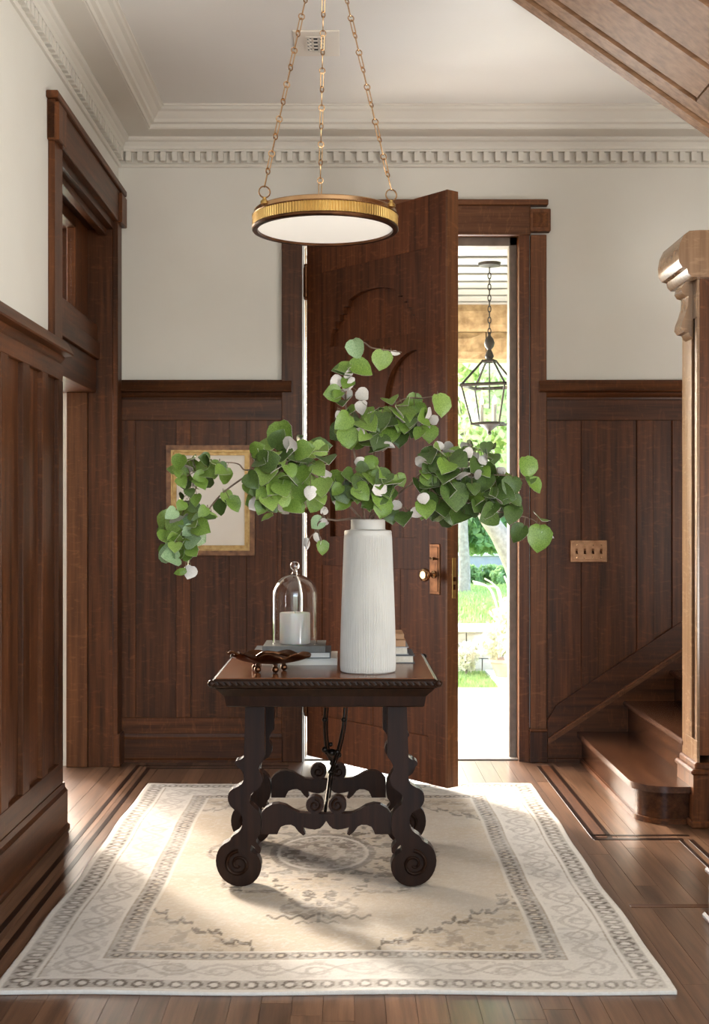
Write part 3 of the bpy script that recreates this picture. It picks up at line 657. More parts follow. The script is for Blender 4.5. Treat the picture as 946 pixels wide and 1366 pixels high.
# ------------------------------------------------------------------ rug (pattern as a colour attribute on a fine mesh)
RX0, RX1, RY0, RY1 = -.962, .898, 3.51, 6.25
def build_rug():
    nx, ny = 330, 480; rng = np.random.RandomState(5)
    gx, gy = np.meshgrid(np.linspace(0, 1, nx), np.linspace(0, 1, ny))
    Wd, Ht = RX1-RX0, RY1-RY0
    px, py = gx*Wd, gy*Ht
    def vnoise(a, b, seed):
        r = np.random.RandomState(seed); g = r.rand(64, 64)
        ia, ib = np.floor(a).astype(int), np.floor(b).astype(int); fa, fb_ = a-ia, b-ib
        fa = fa*fa*(3-2*fa); fb_ = fb_*fb_*(3-2*fb_)
        q = lambda i, j: g[i % 64, j % 64]
        return (q(ia, ib)*(1-fa)+q(ia+1, ib)*fa)*(1-fb_)+(q(ia, ib+1)*(1-fa)+q(ia+1, ib+1)*fa)*fb_
    def fbm(a, b, seed): return .55*vnoise(a, b, seed)+.3*vnoise(a*2.1, b*2.1, seed+1)+.15*vnoise(a*4.3, b*4.3, seed+2)
    ex = np.minimum(px, Wd-px); ey = np.minimum(py, Ht-py); e = np.minimum(ex, ey)
    along = np.where(ex < ey, py, px)
    ivory, beige, grey, brown, dark = [np.array(lin(c)) for c in ((203, 196, 186), (188, 174, 155), (166, 157, 147), (126, 113, 101), (88, 77, 68))]
    col = np.zeros((ny, nx, 3)); col[:] = beige
    def put(mask, c, a=1.0):
        k = (np.clip(mask, 0, 1)*a)[..., None]; col[:] = col*(1-k)+np.asarray(c)*k
    band = lambda lo, hi: ((e >= lo) & (e < hi)).astype(float)
    put(band(0, .02), ivory); put(band(.02, .09), grey)
    tt = (along/.052) % 1; q = (e-.055)/.035
    put(band(.022, .088)*(np.abs(np.sqrt((2*(tt-.5))**2+(q*.95)**2)-.62) < .17), dark, .8)
    put(band(.022, .088)*(((tt-.5)**2*4+q**2) < .16), ivory, .8)
    put(band(.086, .098), ivory); put(band(.098, .102), brown, .7)
    # main border: large faded scrolls and rosettes on ivory
    put(band(.102, .245), ivory*.97)
    t2 = along/.27; q2 = (e-.174)/.07
    sc_ = np.sin(2*PI*t2)
    put(band(.105, .243)*(np.abs(q2-.62*sc_) < .15), grey, .75)
    put(band(.105, .243)*(np.abs(q2+.55*np.sin(2*PI*t2+.6)) < .08), brown, .4)
    tr = (t2*2) % 1
    put(band(.105, .243)*(np.abs(np.sqrt(((tr-.5)*2.0)**2+(q2+.25*sc_)**2)-.42) < .10), grey, .75)
    put(band(.105, .243)*((fbm(px*26, py*26, 21) > .62)), grey, .5)
    put(band(.243, .252), ivory); put(band(.252, .258), brown, .6)
    put(band(.258, .322), grey*.92)
    t3_ = (along/.044) % 1; q3 = (e-.29)/.03
    put(band(.26, .32)*(np.abs(np.sqrt((2*(t3_-.5))**2+q3**2)-.6) < .2), dark, .75)
    put(band(.26, .32)*(((t3_-.5)**2*4+q3**2) < .12), beige, .9)
    put(band(.318, .328), ivory, .8)
    # field
    fld = (e >= .328).astype(float)
    put(fld, beige*1.0)
    cx, cy = -.09-RX0, 4.97-RY0
    dx, dy = np.abs(px-cx), py-cy; ady = np.abs(dy)
    r = np.sqrt((dx/.19)**2+(dy/.28)**2); th = np.arctan2(dy/.28, dx/.19)
    n1 = fbm(dx*42, ady*42, 31); n2 = fbm(dx*24, ady*24, 41); n3 = fbm(px*60, py*60, 51)
    put(fld*(r < 1), grey*1.05, .8); put(fld*(np.abs(r-1) < .07), dark, .7); put(fld*(np.abs(r-.9) < .03), ivory, .7)
    put(fld*(r < .85)*(n1 > .52), dark, .7); put(fld*(np.abs(r-.55) < .06), brown, .6); put(fld*(r < .28), brown, .5)
    # flowering halo around the medallion
    r2 = np.sqrt((dx/.40)**2+(dy/.66)**2)
    hal = (r2 < 1+.10*np.cos(8*th)) & (r > 1.08)
    put(fld*hal*(n2 > .54), dark, .78); put(fld*hal*((n2 < .36)), grey, .6)
    put(fld*(np.abs(r2-(1+.10*np.cos(8*th))) < .03)*(n1 > .4), brown, .6)
    # pendants above and below
    for yo in (-.72, .72):
        pr = np.sqrt((dx/.13)**2+((dy-yo)/.10)**2)
        put(fld*(pr < 1)*(n1 > .5), brown, .6)
    # little woven row of hooks below the medallion
    yr = 4.16-RY0
    hook = (np.abs(py-yr-.018*np.sin(dx*125)) < .011) & (dx < .17) & (dx > .012)
    put(fld*hook, dark, .75)
    put(fld*((dx < .006) & (np.abs(py-yr) < .05)), dark, .7); put(fld*((np.abs(py-yr+.055-.01*np.sin(dx*160)) < .008) & (dx < .07)), dark, .6)
    # stepped vine lines cutting the field corners
    for sgn in (1, -1):
        yy = (cy-1.10+ (dx-.20)*1.02) if sgn == 1 else (cy+1.02-(dx-.20)*1.02)
        stp = .022*np.sign(np.sin(dx*64))+.012*np.sin(dx*130)
        ok = (dx > .18) & (dx < .70)
        put(fld*ok*(np.abs(py-yy-stp) < .014), dark, .8)
        put(fld*ok*(np.abs(py-yy-stp-sgn*.026) < .014)*(np.sin(dx*105) > .55), dark, .7)
        beyond = (py < yy) if sgn == 1 else (py > yy)
        put(fld*ok*beyond*(n2 > .60), brown, .45)
        for q_ in (.66,):
            put(fld*((np.abs(dx-q_) < .06) & (np.abs(py-(cy-sgn*.60)) < .05))*(n1 > .5), dark, .6)
    # wear: pale abrash bands, weave speckle
    ab = fbm(px*1.2, py*9, 61); col *= (.93+.16*ab)[..., None]
    sp1 = fbm(px*70, py*70, 71); put((sp1 > .60).astype(float), ivory, .35)
    wear = fbm(px*5, py*5, 81); put((wear-.33)*1.5, ivory*.98, .62)
    col *= (.95+.10*rng.rand(ny, nx))[..., None]
    wob = .004*np.sin(gy*11)+.003*np.sin(gy*27+1); X = RX0+px+wob*(2*gx-1)
    Y = RY0+py+.006*np.sin(gx*13)*(1-2*gy)
    Z = .0105+.0012*vnoise(px*60, py*60, 91)+.0012*np.sin(px*7+py*3)
    top = np.stack([X, Y, Z], -1).reshape(-1, 3)
    idx = np.arange(nx*ny).reshape(ny, nx)
    quads = np.stack([idx[:-1, :-1], idx[:-1, 1:], idx[1:, 1:], idx[1:, :-1]], -1).reshape(-1, 4)
    ringi = np.concatenate([idx[0, :-1], idx[:-1, -1], idx[-1, :0:-1], idx[:0:-1, 0]])
    low = top[ringi].copy(); low[:, 2] = .001; k0 = len(top); m = len(ringi)
    side = [(ringi[i], k0+i, k0+(i+1) % m, ringi[(i+1) % m]) for i in range(m)]
    org = Vector(((RX0+RX1)/2, (RY0+RY1)/2, .001))
    allv = np.vstack([top, low])-np.array(org)
    me = bpy.data.meshes.new('area_rug'); me.from_pydata(allv.tolist(), [], quads.tolist()+[tuple(int(a) for a in s_) for s_ in side])
    ca = me.color_attributes.new('weave', 'FLOAT_COLOR', 'POINT')
    cc = np.ones((len(allv), 4), dtype=np.float32); cc[:k0, :3] = np.clip(col.reshape(-1, 3), 0, 1); cc[k0:, :3] = ivory*.8
    ca.data.foreach_set('color', cc.ravel())
    m_, n, l, b = newmat('worn_wool_rug'); at = n.new('ShaderNodeVertexColor'); at.layer_name = 'weave'
    l.new(at.outputs[0], b.inputs['Base Color']); b.inputs['Roughness'].default_value = .95; b.inputs['Specular IOR Level'].default_value = .1
    mp = coords(n, l, (1, 1, 1), False); nz = n.new('ShaderNodeTexNoise'); nz.inputs['Scale'].default_value = 260
    l.new(mp.outputs[0], nz.inputs['Vector']); bp = n.new('ShaderNodeBump'); bp.inputs['Strength'].default_value = .5; bp.inputs['Distance'].default_value = .004
    l.new(nz.outputs['Fac'], bp.inputs['Height']); l.new(bp.outputs[0], b.inputs['Normal'])
    me.materials.append(m_); me.shade_smooth()
    o = bpy.data.objects.new('area_rug', me); _finish(o, None, org)
    props(o, 'faded ivory and beige patterned rug with borders and a centre medallion', 'rug')
build_rug()

# ------------------------------------------------------------------ carved table
TX0, TX1, TY0, TY1, TZ = -.460, .315, 4.40, 5.25, .75
TCX = (TX0+TX1)/2
tbl = empty('carved_table', (TCX, (TY0+TY1)/2, .012), label='dark carved wooden table with scrolled legs on the rug', cat='table')
bx('tabletop', TX0+.012, TX1-.012, TY0+.012, TY1-.012, TZ-.03, TZ, 'table_top', tbl, ch=.003)
def skirt(nm, prof, mat):
    """profile (inset, z) run round the four sides"""
    v = []; f = []; n = len(prof)
    for o, z in prof:
        v += [(TX0+o, TY0+o, z), (TX1-o, TY0+o, z), (TX1-o, TY1-o, z), (TX0+o, TY1-o, z)]
    for i in range(n):
        j = (i+1) % n
        for k in range(4): f.append((i*4+k, i*4+(k+1) % 4, j*4+(k+1) % 4, j*4+k))
    return build(nm, MB().add(v, f), mat, tbl)
skirt('edge_moulding', [(.03, TZ-.003), (.010, TZ-.003), (.0, TZ-.01), (-.001, TZ-.022), (.006, TZ-.032), (.02, TZ-.038), (.03, TZ-.038)], 'table_dark')
skirt('apron', [(.012, TZ-.036), (.03, TZ-.055), (.04, TZ-.066), (.046, TZ-.10), (.052, TZ-.104), (.08, TZ-.104), (.08, TZ-.036)], 'table_dark')
gd = MB()
def gadroon(p0, p1):
    p0, p1 = Vector(p0), Vector(p1); L = (p1-p0).length; n = int(L/.021); d = (p1-p0).normalized()
    for i in range(n):
        c = p0+d*((i+.5)*L/n); gd.tube([c-d*.010+Vector((0, 0, .006)), c, c+d*.010-Vector((0, 0, .008))], [.003, .0068, .003], 5)
zc = TZ-.017
for a, b in (((TX0, TY0), (TX1, TY0)), ((TX1, TY0), (TX1, TY1)), ((TX1, TY1), (TX0, TY1)), ((TX0, TY1), (TX0, TY0))): gadroon((*a, zc), (*b, zc))
build('carved_edge', gd, 'table_dark', tbl, smooth=60, kind='stuff')
for i, (a, b) in enumerate(((TX0, TY0), (TX1, TY0), (TX1, TY1), (TX0, TY1))):
    build('corner_knob', MB().sphere((a, b, zc), .013, 10, 6), 'table_dark', tbl, smooth=60)
YF = 4.50
LEG = [(165, 120), (238, 120), (238, 325), (222, 345), (214, 375), (228, 395), (230, 420), (218, 445), (196, 458), (180, 475), (180, 505), (200, 520), (218, 540), (224, 575), (222, 622), (208, 640), (205, 655), (222, 672), (224, 695), (212, 700), (200, 675), (186, 662), (183, 690), (205, 700), (222, 725), (227, 755), (215, 790), (190, 815), (160, 826), (120, 824), (85, 805), (62, 775), (50, 735), (55, 695), (75, 665), (105, 650), (112, 632), (140, 615), (152, 595), (155, 560), (140, 535), (115, 525), (98, 500), (97, 470), (110, 450), (135, 440), (155, 425), (160, 400), (150, 375), (133, 365), (122, 350), (130, 337), (145, 336), (158, 325)]
AX = 473.5
def tz(x, y):
    """zoomed tracing coordinates -> (x, z) at the front plane, rescaled so the foot meets the rug"""
    u, v_ = 270+x/2.867, 900+y/2.867; z = wz(v_, YF); zb, zt = wz(900+826/2.867, YF), wz(900+120/2.867, YF)
    return (wx(u, YF), .0125+(z-zb)*(TZ-.102-.0125)/(zt-zb))
def rounded(pts, it=1):
    for _ in range(it):
        out = []
        n = len(pts)
        for i in range(n):
            a, b = pts[i], pts[(i+1) % n]
            if abs(a[1]-b[1]) > 150 or (a[1] == 120 and b[1] == 120): out += [a, b] if not out or out[-1] != a else [b]; continue
            out += [(a[0]*.75+b[0]*.25, a[1]*.75+b[1]*.25), (a[0]*.25+b[0]*.75, a[1]*.25+b[1]*.75)]
        pts = out
    return pts
LEGR = rounded(LEG)
def spiral(cx, cz, y, r0, turns, mir, rad=.006):
    pts = []
    n = 40
    for i in range(n+1):
        t = i/n; a = 2*PI*turns*t+PI*.5; r = r0*(1-.82*t)
        pts.append((cx+mir*r*math.cos(a), y, cz+r*math.sin(a)))
    return MB().tube(pts, [rad*(1-.4*i/n) for i in range(n+1)], 6)
STR_T = [(225, 545), (240, 526), (265, 511), (290, 508), (320, 516), (345, 532), (370, 544), (400, 546), (430, 546), (473.5, 548)]
STR_B = [(473.5, 575), (462, 592), (450, 604), (430, 609), (404, 605), (386, 600), (388, 612), (394, 626), (385, 632), (368, 618), (352, 597), (338, 590), (318, 591), (300, 598), (292, 612), (286, 627), (225, 627)]
for yf in (YF, 5.09):
    for mir in (False, True):
        pts = [tz(2*AX-a if mir else a, b) for a, b in LEGR]
        lg = build('leg', MB().prism(pts, yf, yf+.06), 'table_dark', tbl)
        cx, cz = tz(2*AX-138 if mir else 138, 738)
        build('scroll', spiral(cx, cz, yf-.001, .046, 1.6, -1 if mir else 1, .008), 'table_dark', lg, smooth=60)
        cx, cz = tz(2*AX-150 if mir else 150, 480)
    half = STR_T+STR_B
    mirr = [(2*AX-a, b) for a, b in (STR_T[::-1]+[])][:]
    top = STR_T+[(2*AX-a, b) for a, b in STR_T[-2::-1]]
    bot = [(2*AX-a, b) for a, b in STR_B[::-1]]+STR_B[1:]
    sr = build('stretcher', MB().prism([tz(a, b) for a, b in top+bot], yf+.012, yf+.05), 'table_dark', tbl)
    for s_ in (0, 1):
        xx = 430 if not s_ else 2*AX-430; cx, cz = tz(xx, 513)
        build('scroll', MB().lathe([(.0315, 0), (.0315, .044)], (cx, yf+.009, cz), 24, axis='y'), 'table_dark', sr, smooth=40)
        build('scroll', spiral(cx, cz, yf+.008, .022, 1.4, 1 if s_ else -1, .005), 'table_dark', sr, smooth=60)
# iron braces from under the top to both stretchers, crossing in the middle
cxs, czs = tz(468, 545)
def catmull(pts, n=8):
    pts = [Vector(p) for p in pts]; out = []
    for i in range(len(pts)-1):
        p0, p1, p2, p3 = pts[max(i-1, 0)], pts[i], pts[i+1], pts[min(i+2, len(pts)-1)]
        for k in range(n):
            t = k/n; out.append(.5*((2*p1)+(p2-p0)*t+(2*p0-5*p1+4*p2-p3)*t*t+(3*p1-p0-3*p2+p3)*t**3))
    out.append(pts[-1]); return out
ym = 4.82
r1 = catmull([P(460, 944, ym+.04), P(457, 972, ym+.02), P(450, 1003, ym-.03), P(441, 1030, 4.70), P(434, 1082, YF+.02)])
r2 = catmull([P(434, 944, ym-.05), P(433, 972, ym-.03), P(436, 1003, ym+.02), P(443, 1018, 5.0), P(444, 1036, 5.11)])
for rr in (r1, r2):
    b = build('iron_brace', MB().tube(rr, .0055, 8).tube([q+Vector((.010, .004, 0)) for q in rr[:-3]], .0032, 6), 'iron', tbl, smooth=60)
    for i in (5, 16, 24):
        build('collar', MB().sphere(rr[i], .0105, 10, 6), 'iron', b, smooth=60)
build('brace_knot', MB().sphere(P(443, 1004, ym), .018, 12, 8, sz=.8).sphere(P(433, 1000, ym), .011, 10, 6).sphere(P(452, 1007, ym), .011, 10, 6).sphere(P(441, 993, ym), .009, 10, 6), 'iron', tbl, smooth=60)

# ------------------------------------------------------------------ things on the table
# vase: ribbed, tapered, short neck
VX, VY = .0775, 4.605
vs = empty('ribbed_vase', (VX, VY, TZ), label='tall white ribbed ceramic vase holding leafy branches on the table', cat='vase')
prof = [(.090, 0), (.0965, .004), (.0985, .02), (.0985, .05), (.0975, .10), (.0955, .18), (.0925, .27), (.089, .36), (.0865, .43), (.0850, .475), (.0845, .492)]
seg = 104*4; v = []; f = []
for r, h in prof:
    for k in range(seg):
        a = 2*PI*k/seg; rr = r+(.0011 if k % 4 in (1, 2) else -.0011)*(1 if .003 < h < .49 else 0)
        v.append((VX+rr*math.cos(a), VY+rr*math.sin(a), TZ+h))
for i in range(len(prof)-1):
    for k in range(seg): k2 = (k+1) % seg; f.append((i*seg+k, i*seg+k2, (i+1)*seg+k2, (i+1)*seg+k))
f.append(tuple(reversed(range(seg))))
build('body', MB().add(v, f), 'ceramic', vs)
build('shoulder', MB().lathe([(.0845, .492), (.0845, .498), (.082, .503), (.066, .505), (.0625, .507)], (VX, VY, TZ), 64), 'ceramic', vs, smooth=35)
build('neck', MB().lathe([(.0625, .505), (.0615, .512), (.0612, .536), (.0622, .541), (.0595, .543), (.0565, .541), (.0560, .44), (.04, .42), (.0001, .42)], (VX, VY, TZ), 64), 'ceramic', vs, smooth=35)

# books (covers + pages)
def book(name, x0, x1, y0, y1, z0, z1, cover, label, group, rot=0.0, page='pages', spine='y0', ct=.003):
    cx, cy = (x0+x1)/2, (y0+y1)/2; t = empty(name, (cx, cy, z0), label=label, cat='book', group=group)
    def r(mb):
        c, s = math.cos(rot), math.sin(rot); mb.v = [(cx+(a-cx)*c-(b-cy)*s, cy+(a-cx)*s+(b-cy)*c, z) for a, b, z in mb.v]; return mb
    mb = MB().box(x0, x1, y0, y1, z0, z0+ct).box(x0, x1, y0, y1, z1-ct, z1)
    sp = {'y0': (x0, x1, y0, y0+ct), 'x0': (x0, x0+ct, y0, y1), 'x1': (x1-ct, x1, y0, y1), 'y1': (x0, x1, y1-ct, y1)}[spine]
    mb.box(*sp, z0+ct, z1-ct); build('cover', r(mb), cover, t)
    i = .006
    build('pages', r(MB().box(x0+i if spine != 'x0' else x0+ct, x1-i if spine != 'x1' else x1-ct, y0+i if spine != 'y0' else y0+ct, y1-i if spine != 'y1' else y1-ct, z0+ct, z1-ct)), page, t)
    return t
G1, G2 = 'books under the glass cloche', 'books behind the vase'
yb0 = 4.77
book('book', wx(350, 4.85), wx(450, 4.85), 4.80, 5.05, TZ, TZ+.026, 'cover_white', 'white book at the bottom of the stack under the cloche', G1)
book('book', wx(338, 4.82), wx(441, 4.82), 4.79, 5.03, TZ+.026, TZ+.050, 'cover_slate', 'slate book with white pages in the middle under the cloche', G1, spine='x1', page='cover_white')
book('book', wx(351, 4.80), wx(434, 4.80), 4.78, 5.02, TZ+.050, TZ+.072, 'cover_grey', 'charcoal grey book on top of the stack, directly under the cloche', G1)
book('book', .10, wx(553, 4.88), 4.86, 5.10, TZ, TZ+.030, 'cover_slate', 'lowest grey book of the stack behind the vase', G2, spine='x0')
book('book', .10, wx(545, 4.90), 4.88, 5.10, TZ+.030, TZ+.060, 'cover_silver', 'pale grey book in the middle of the stack behind the vase', G2, spine='x0')
book('book', .10, wx(541, 4.90), 4.89, 5.08, TZ+.060, TZ+.084, 'cover_tan', 'tan book lying on top of the stack behind the vase', G2)
bx('paper_packet', .06, wx(539, 4.92), 4.90, 5.07, TZ+.084, TZ+.108, 'cover_tan', label='small cream and tan book topping the pile behind the vase', cat='book', ch=.004)

# candle and glass cloche
CX, CY, CZ = wx(393.5, 4.90), 4.90, TZ+.0722
cd = empty('candle', (CX, CY, CZ), label='white pillar candle under the glass cloche', cat='candle')
build('wax', MB().lathe([(.056, 0), (.058, .003), (.058, .112), (.055, .117), (.050, .1165), (.0001, .112)], (CX, CY, CZ), 48), 'wax', cd, smooth=40)
build('wick', MB().tube([(CX, CY, CZ+.111), (CX+.001, CY, CZ+.124)], .0012, 5), 'wick', cd)
cl = empty('glass_cloche', (CX, CY, CZ), label='clear glass dome cloche with round knob over the candle', cat='cloche')
R = .086; Hs = .18
outp = [(R, 0), (R, Hs)]+[(R*math.cos(a), Hs+.082*math.sin(a)) for a in [PI/2*k/10 for k in range(1, 10)]]
inp = [(r_-.0035 if r_ > .01 else r_, h_-(.0035 if h_ > Hs else 0)) for r_, h_ in outp]
domep = [(R-.0035, .0)]+outp[:1]+outp[1:]+[(.013, Hs+.0825)]+[(.001, Hs+.083)]+[(.001, Hs+.078)]+inp[::-1][:-1]
build('dome', MB().lathe(domep, (CX, CY, CZ), 64, close=True), 'glass', cl, smooth=50)
build('knob', MB().lathe([(.0001, 0), (.011, .0005), (.009, .006), (.0085, .012), (.012, .017), (.0165, .023), (.018, .031), (.0165, .039), (.011, .045), (.0001, .047)], (CX, CY, CZ+Hs+.0832), 24), 'glass', cl, smooth=50)

# dark leaf-shaped dish on ball feet
BX, BY = wx(361, 4.60), 4.60
dish = empty('leaf_dish', (BX, BY, TZ), label='dark bronze leaf shaped dish on ball feet at the left table edge', cat='dish')
v = []; f = []; nr, na = 7, 48
for i in range(nr+1):
    for k in range(na):
        a = 2*PI*k/na; t = i/nr
        rim = 1+.10*math.cos(5*a+.6)+.05*math.cos(9*a)
        v.append((BX+.128*t*rim*math.cos(a), BY+.095*t*rim*math.sin(a), TZ+.034+.030*t**2.4+.006*math.sin(7*a)*t**3))
m_ = len(v)
for i in range(nr+1):
    for k in range(na): q = v[i*na+k]; v.append((q[0], q[1], q[2]-.006))
for i in range(nr):
    for k in range(na):
        k2 = (k+1) % na; f.append((i*na+k, i*na+k2, (i+1)*na+k2, (i+1)*na+k)); f.append((m_+i*na+k, m_+(i+1)*na+k, m_+(i+1)*na+k2, m_+i*na+k2))
for k in range(na): k2 = (k+1) % na; f.append((nr*na+k, nr*na+k2, m_+nr*na+k2, m_+nr*na+k))
build('bowl', MB().add(v, f), 'bronze', dish, smooth=60)
for a in (-1.25, 2.7, .75, -2.35):
    build('ball_foot', MB().sphere((BX+.062*math.cos(a), BY+.05*math.sin(a), TZ+.0125), .0125, 12, 8).lathe([(.007, 0), (.009, .010)], (BX+.062*math.cos(a), BY+.05*math.sin(a), TZ+.022), 10), 'bronze', dish, smooth=50)
build('leaf_handle', MB().tube(catmull([(BX-.115, BY, TZ+.058), (BX-.135, BY-.01, TZ+.072), (BX-.15, BY-.012, TZ+.066), (BX-.158, BY-.01, TZ+.071)]), [.006]*8+[.005]*8+[.003]*9, 6), 'bronze', dish, smooth=60)
build('raised_leaf', MB().tube(catmull([(BX-.05, BY+.03, TZ+.05), (BX-.02, BY+.01, TZ+.068), (BX+.03, BY+.02, TZ+.062), (BX+.07, BY+.0, TZ+.055)]), .006, 6), 'bronze', dish, smooth=60)

# ------------------------------------------------------------------ leafy branches in the vase
def leaf_mesh(name, seed, top, narrow=1.0, curl=.12):
    """rounded leaf, unit length, base at the origin, tip along +Y, upper face +Z; pale underside"""
    r = random.Random(seed)
    T = [(.0, .0), (-.035, .17), (.06, .35), (.25, .475), (.45, .49), (.64, .42), (.80, .28), (.92, .12), (1.0, .0)]
    Lr = [(-w_*narrow*(1+r.uniform(-.08, .08)), t_) for t_, w_ in T[1:-1]]; Rr = [(w_*narrow*(1+r.uniform(-.08, .08)), t_) for t_, w_ in T[1:-1]]
    rim = [(0, 0)]+Rr+[(0, 1)]+Lr[::-1]; N = len(rim); n1 = len(Rr)
    rip = [r.uniform(-.025, .025) for _ in range(N)]
    fold = .28+curl*.8; bend = r.uniform(.15, .45)
    hz = lambda x_, y_: abs(x_)*fold-1.1*curl*x_*x_-bend*(y_-.4)**2
    pts = [(a, b, hz(a, b)+(rip[i] if a else 0)) for i, (a, b) in enumerate(rim)]
    mid = [(0, t_, hz(0, t_)) for t_, w_ in T[2:-1]]
    mids = [0]+[0]+[N+i for i in range(len(mid))]+[n1+1]     # midrib index facing each rim station (T order)
    v = []; f = []; mi = []
    for lay, dz in ((0, .0), (1, -.012)):
        k0 = len(v); v += [(a, b, c+dz) for a, b, c in pts+mid]
        for sd in (0, 1):
            st = [0]+[1+i for i in range(n1)]+[n1+1] if sd == 0 else [0]+[N-1-i for i in range(n1)]+[n1+1]
            for i in range(len(st)-1):
                q = [st[i], st[i+1], mids[i+1], mids[i]]
                q = [k for j, k in enumerate(q) if k not in q[:j]]
                if len(q) < 3: continue
                if (sd == 1) != (lay == 1): q = [q[0]]+q[:0:-1]
                f.append(tuple(k0+k for k in q)); mi.append(lay)
    kk = N+len(mid)
    for k in range(N): f.append(((k+1) % N, k, kk+k, kk+(k+1) % N)); mi.append(1)
    me = bpy.data.meshes.new(name); me.from_pydata(v, [], f)
    me.materials.append(M[top]); me.materials.append(M['leaf_under']); me.polygons.foreach_set('material_index', mi); me.shade_smooth(); me.set_sharp_from_angle(angle=math.radians(40))
    return me
LEAVES = {}
for c in 'abcd': LEAVES[c] = [leaf_mesh('leaf', 10+i, 'leaf_'+c, (1.0, .92, 1.05, .55)[i], (.12, .25, .05, .2)[i]) for i in range(4)]
NECK = Vector((VX, VY, TZ+.54))
rl = random.Random(11)
def branch(label, stems, clusters, singles, yshift=0.0):
    """stems: lists of (u, v, Y); clusters: (u, v, ru, rv, n, leaf px, tones, pale share, Y, dy); singles: (u, v, px, tone, flip, Y)"""
    t = empty('leafy_branch', NECK, label=label, cat='branch', group='leafy branches in the white vase')
    mb = MB(); nodes = []
    for i, st in enumerate(stems):
        pts = catmull([P(*q) for q in st], 7); n = len(pts)
        if i == 0:
            base = Vector((VX+rl.uniform(-.02, .02), VY+rl.uniform(-.02, .02), TZ+.43)); pts = [base]+pts
            n += 1
        r0 = .0048 if i == 0 else .0032
        mb.tube(pts, [r0*(1-.55*k/n) for k in range(n)], 6); nodes += pts[1:]
    pet = MB(); spots = []
    for (u, v_, ru, rv, n, px, tones, pale, y, dy) in clusters:
        done = []
        for _ in range(n):
            for _try in range(30):
                a, q = rl.uniform(0, 2*PI), math.sqrt(rl.random()); uu, vv = u+ru*q*math.cos(a), v_+rv*q*math.sin(a)
                if all((uu-c)**2+(vv-d)**2 > (px*.42)**2 for c, d in done): break
            done.append((uu, vv)); spots.append((uu, vv, px*rl.uniform(.7, 1.12), rl.choice(tones), rl.random() < pale, y+rl.uniform(-dy, dy), None))
    for q in singles: spots.append((*q[:6], q[6] if len(q) > 6 else None))
    for (u, v_, px, tone, flip, y, roll) in spots:
        c = P(u, v_, y); L = px*y/F*(.72 if flip and px > 18 else 1)
        nd = min(nodes, key=lambda q: (q-c).length); away = c-nd
        # leaf points away from its twig and droops; upper side faces the viewer and up, or turned over
        yd = away.normalized()*.55+Vector((rl.uniform(-.6, .6), rl.uniform(-.35, .35), rl.uniform(-.9, .15)))
        if roll is not None: yd = Vector((math.sin(roll), 0, -math.cos(roll)))
        yd.normalize()
        zd = Vector((rl.uniform(-.55, .55), -1, rl.uniform(-.1, 1.1)))
        if flip: zd = Vector((rl.uniform(-.5, .5), .9, rl.uniform(.0, .8)))
        xd = yd.cross(zd).normalized(); zd = xd.cross(yd).normalized()
        base = c-yd*(L*.5)
        me = LEAVES[tone][3 if (roll is not None and px < 19) else rl.randrange(3)]
        o = bpy.data.objects.new('leaf', me); COL.objects.link(o); o.parent = t
        m = Matrix((xd, yd, zd)).transposed().to_4x4(); m.translation = base-NECK
        o.matrix_local = m @ Matrix.Diagonal((L, L, L, 1))
        nd = min(nodes, key=lambda q: (q-base).length); mid = (nd+base)/2+Vector((0, 0, .012))
        pet.tube([nd, mid, base+yd*(L*.06)], .0011, 4)
    build('stem', mb, 'stem', t, smooth=60)
    build('petioles', pet, 'petiole', t, smooth=60)['kind'] = 'stuff'
    return t
nu, nvv = 490, 694
# long branch reaching left
branch('long branch arching far left in front of the framed picture',
       [[(480, 690, 4.6), (455, 663, 4.55), (438, 648, 4.5), (412, 628, 4.45), (385, 612, 4.42), (352, 622, 4.4), (330, 634, 4.4), (298, 657, 4.4), (278, 680, 4.4), (258, 708, 4.4), (246, 742, 4.4)],
        [(352, 622, 4.4), (328, 627, 4.4), (318, 619, 4.4), (300, 617, 4.4), (275, 622, 4.4), (248, 636, 4.4)],
        [(438, 648, 4.5), (425, 630, 4.5), (402, 603, 4.48), (378, 585, 4.46)],
        [(385, 612, 4.42), (368, 645, 4.4), (352, 668, 4.4)],
        [(275, 622, 4.4), (262, 650, 4.4), (252, 672, 4.4)]],
       [(385, 612, 50, 30, 40, 30, 'aabbc', .10, 4.42, .10), (390, 655, 42, 26, 24, 26, 'aacc', .12, 4.42, .10), (352, 655, 22, 24, 12, 24, 'ab', .25, 4.4, .08),
        (264, 630, 34, 19, 24, 22, 'aaab', .05, 4.4, .07), (250, 668, 13, 12, 6, 20, 'ab', .0, 4.4, .05),
        (243, 706, 27, 25, 24, 27, 'accd', .04, 4.4, .08), (238, 734, 22, 15, 11, 27, 'cda', .04, 4.4, .07), (268, 690, 12, 20, 7, 20, 'ab', .1, 4.4, .06)],
       [(376, 582, 40, 'a', False, 4.4, .2), (301, 636, 24, 'a', False, 4.4), (312, 673, 24, 'a', False, 4.4), (295, 677, 23, 'b', False, 4.4), (303, 664, 20, 'c', False, 4.4), (283, 688, 16, 'c', False, 4.4, 1.4), (350, 610, 28, 'd', False, 4.38),
        (253, 764, 26, 'd', True, 4.4, -.3), (240, 763, 18, 'a', False, 4.4, -1.3), (356, 690, 18, 'c', False, 4.4, -1.1), (382, 676, 24, 'c', False, 4.42, 1.5), (340, 673, 28, 'b', True, 4.38), (427, 600, 24, 'c', False, 4.46), (436, 634, 16, 'b', True, 4.46)])
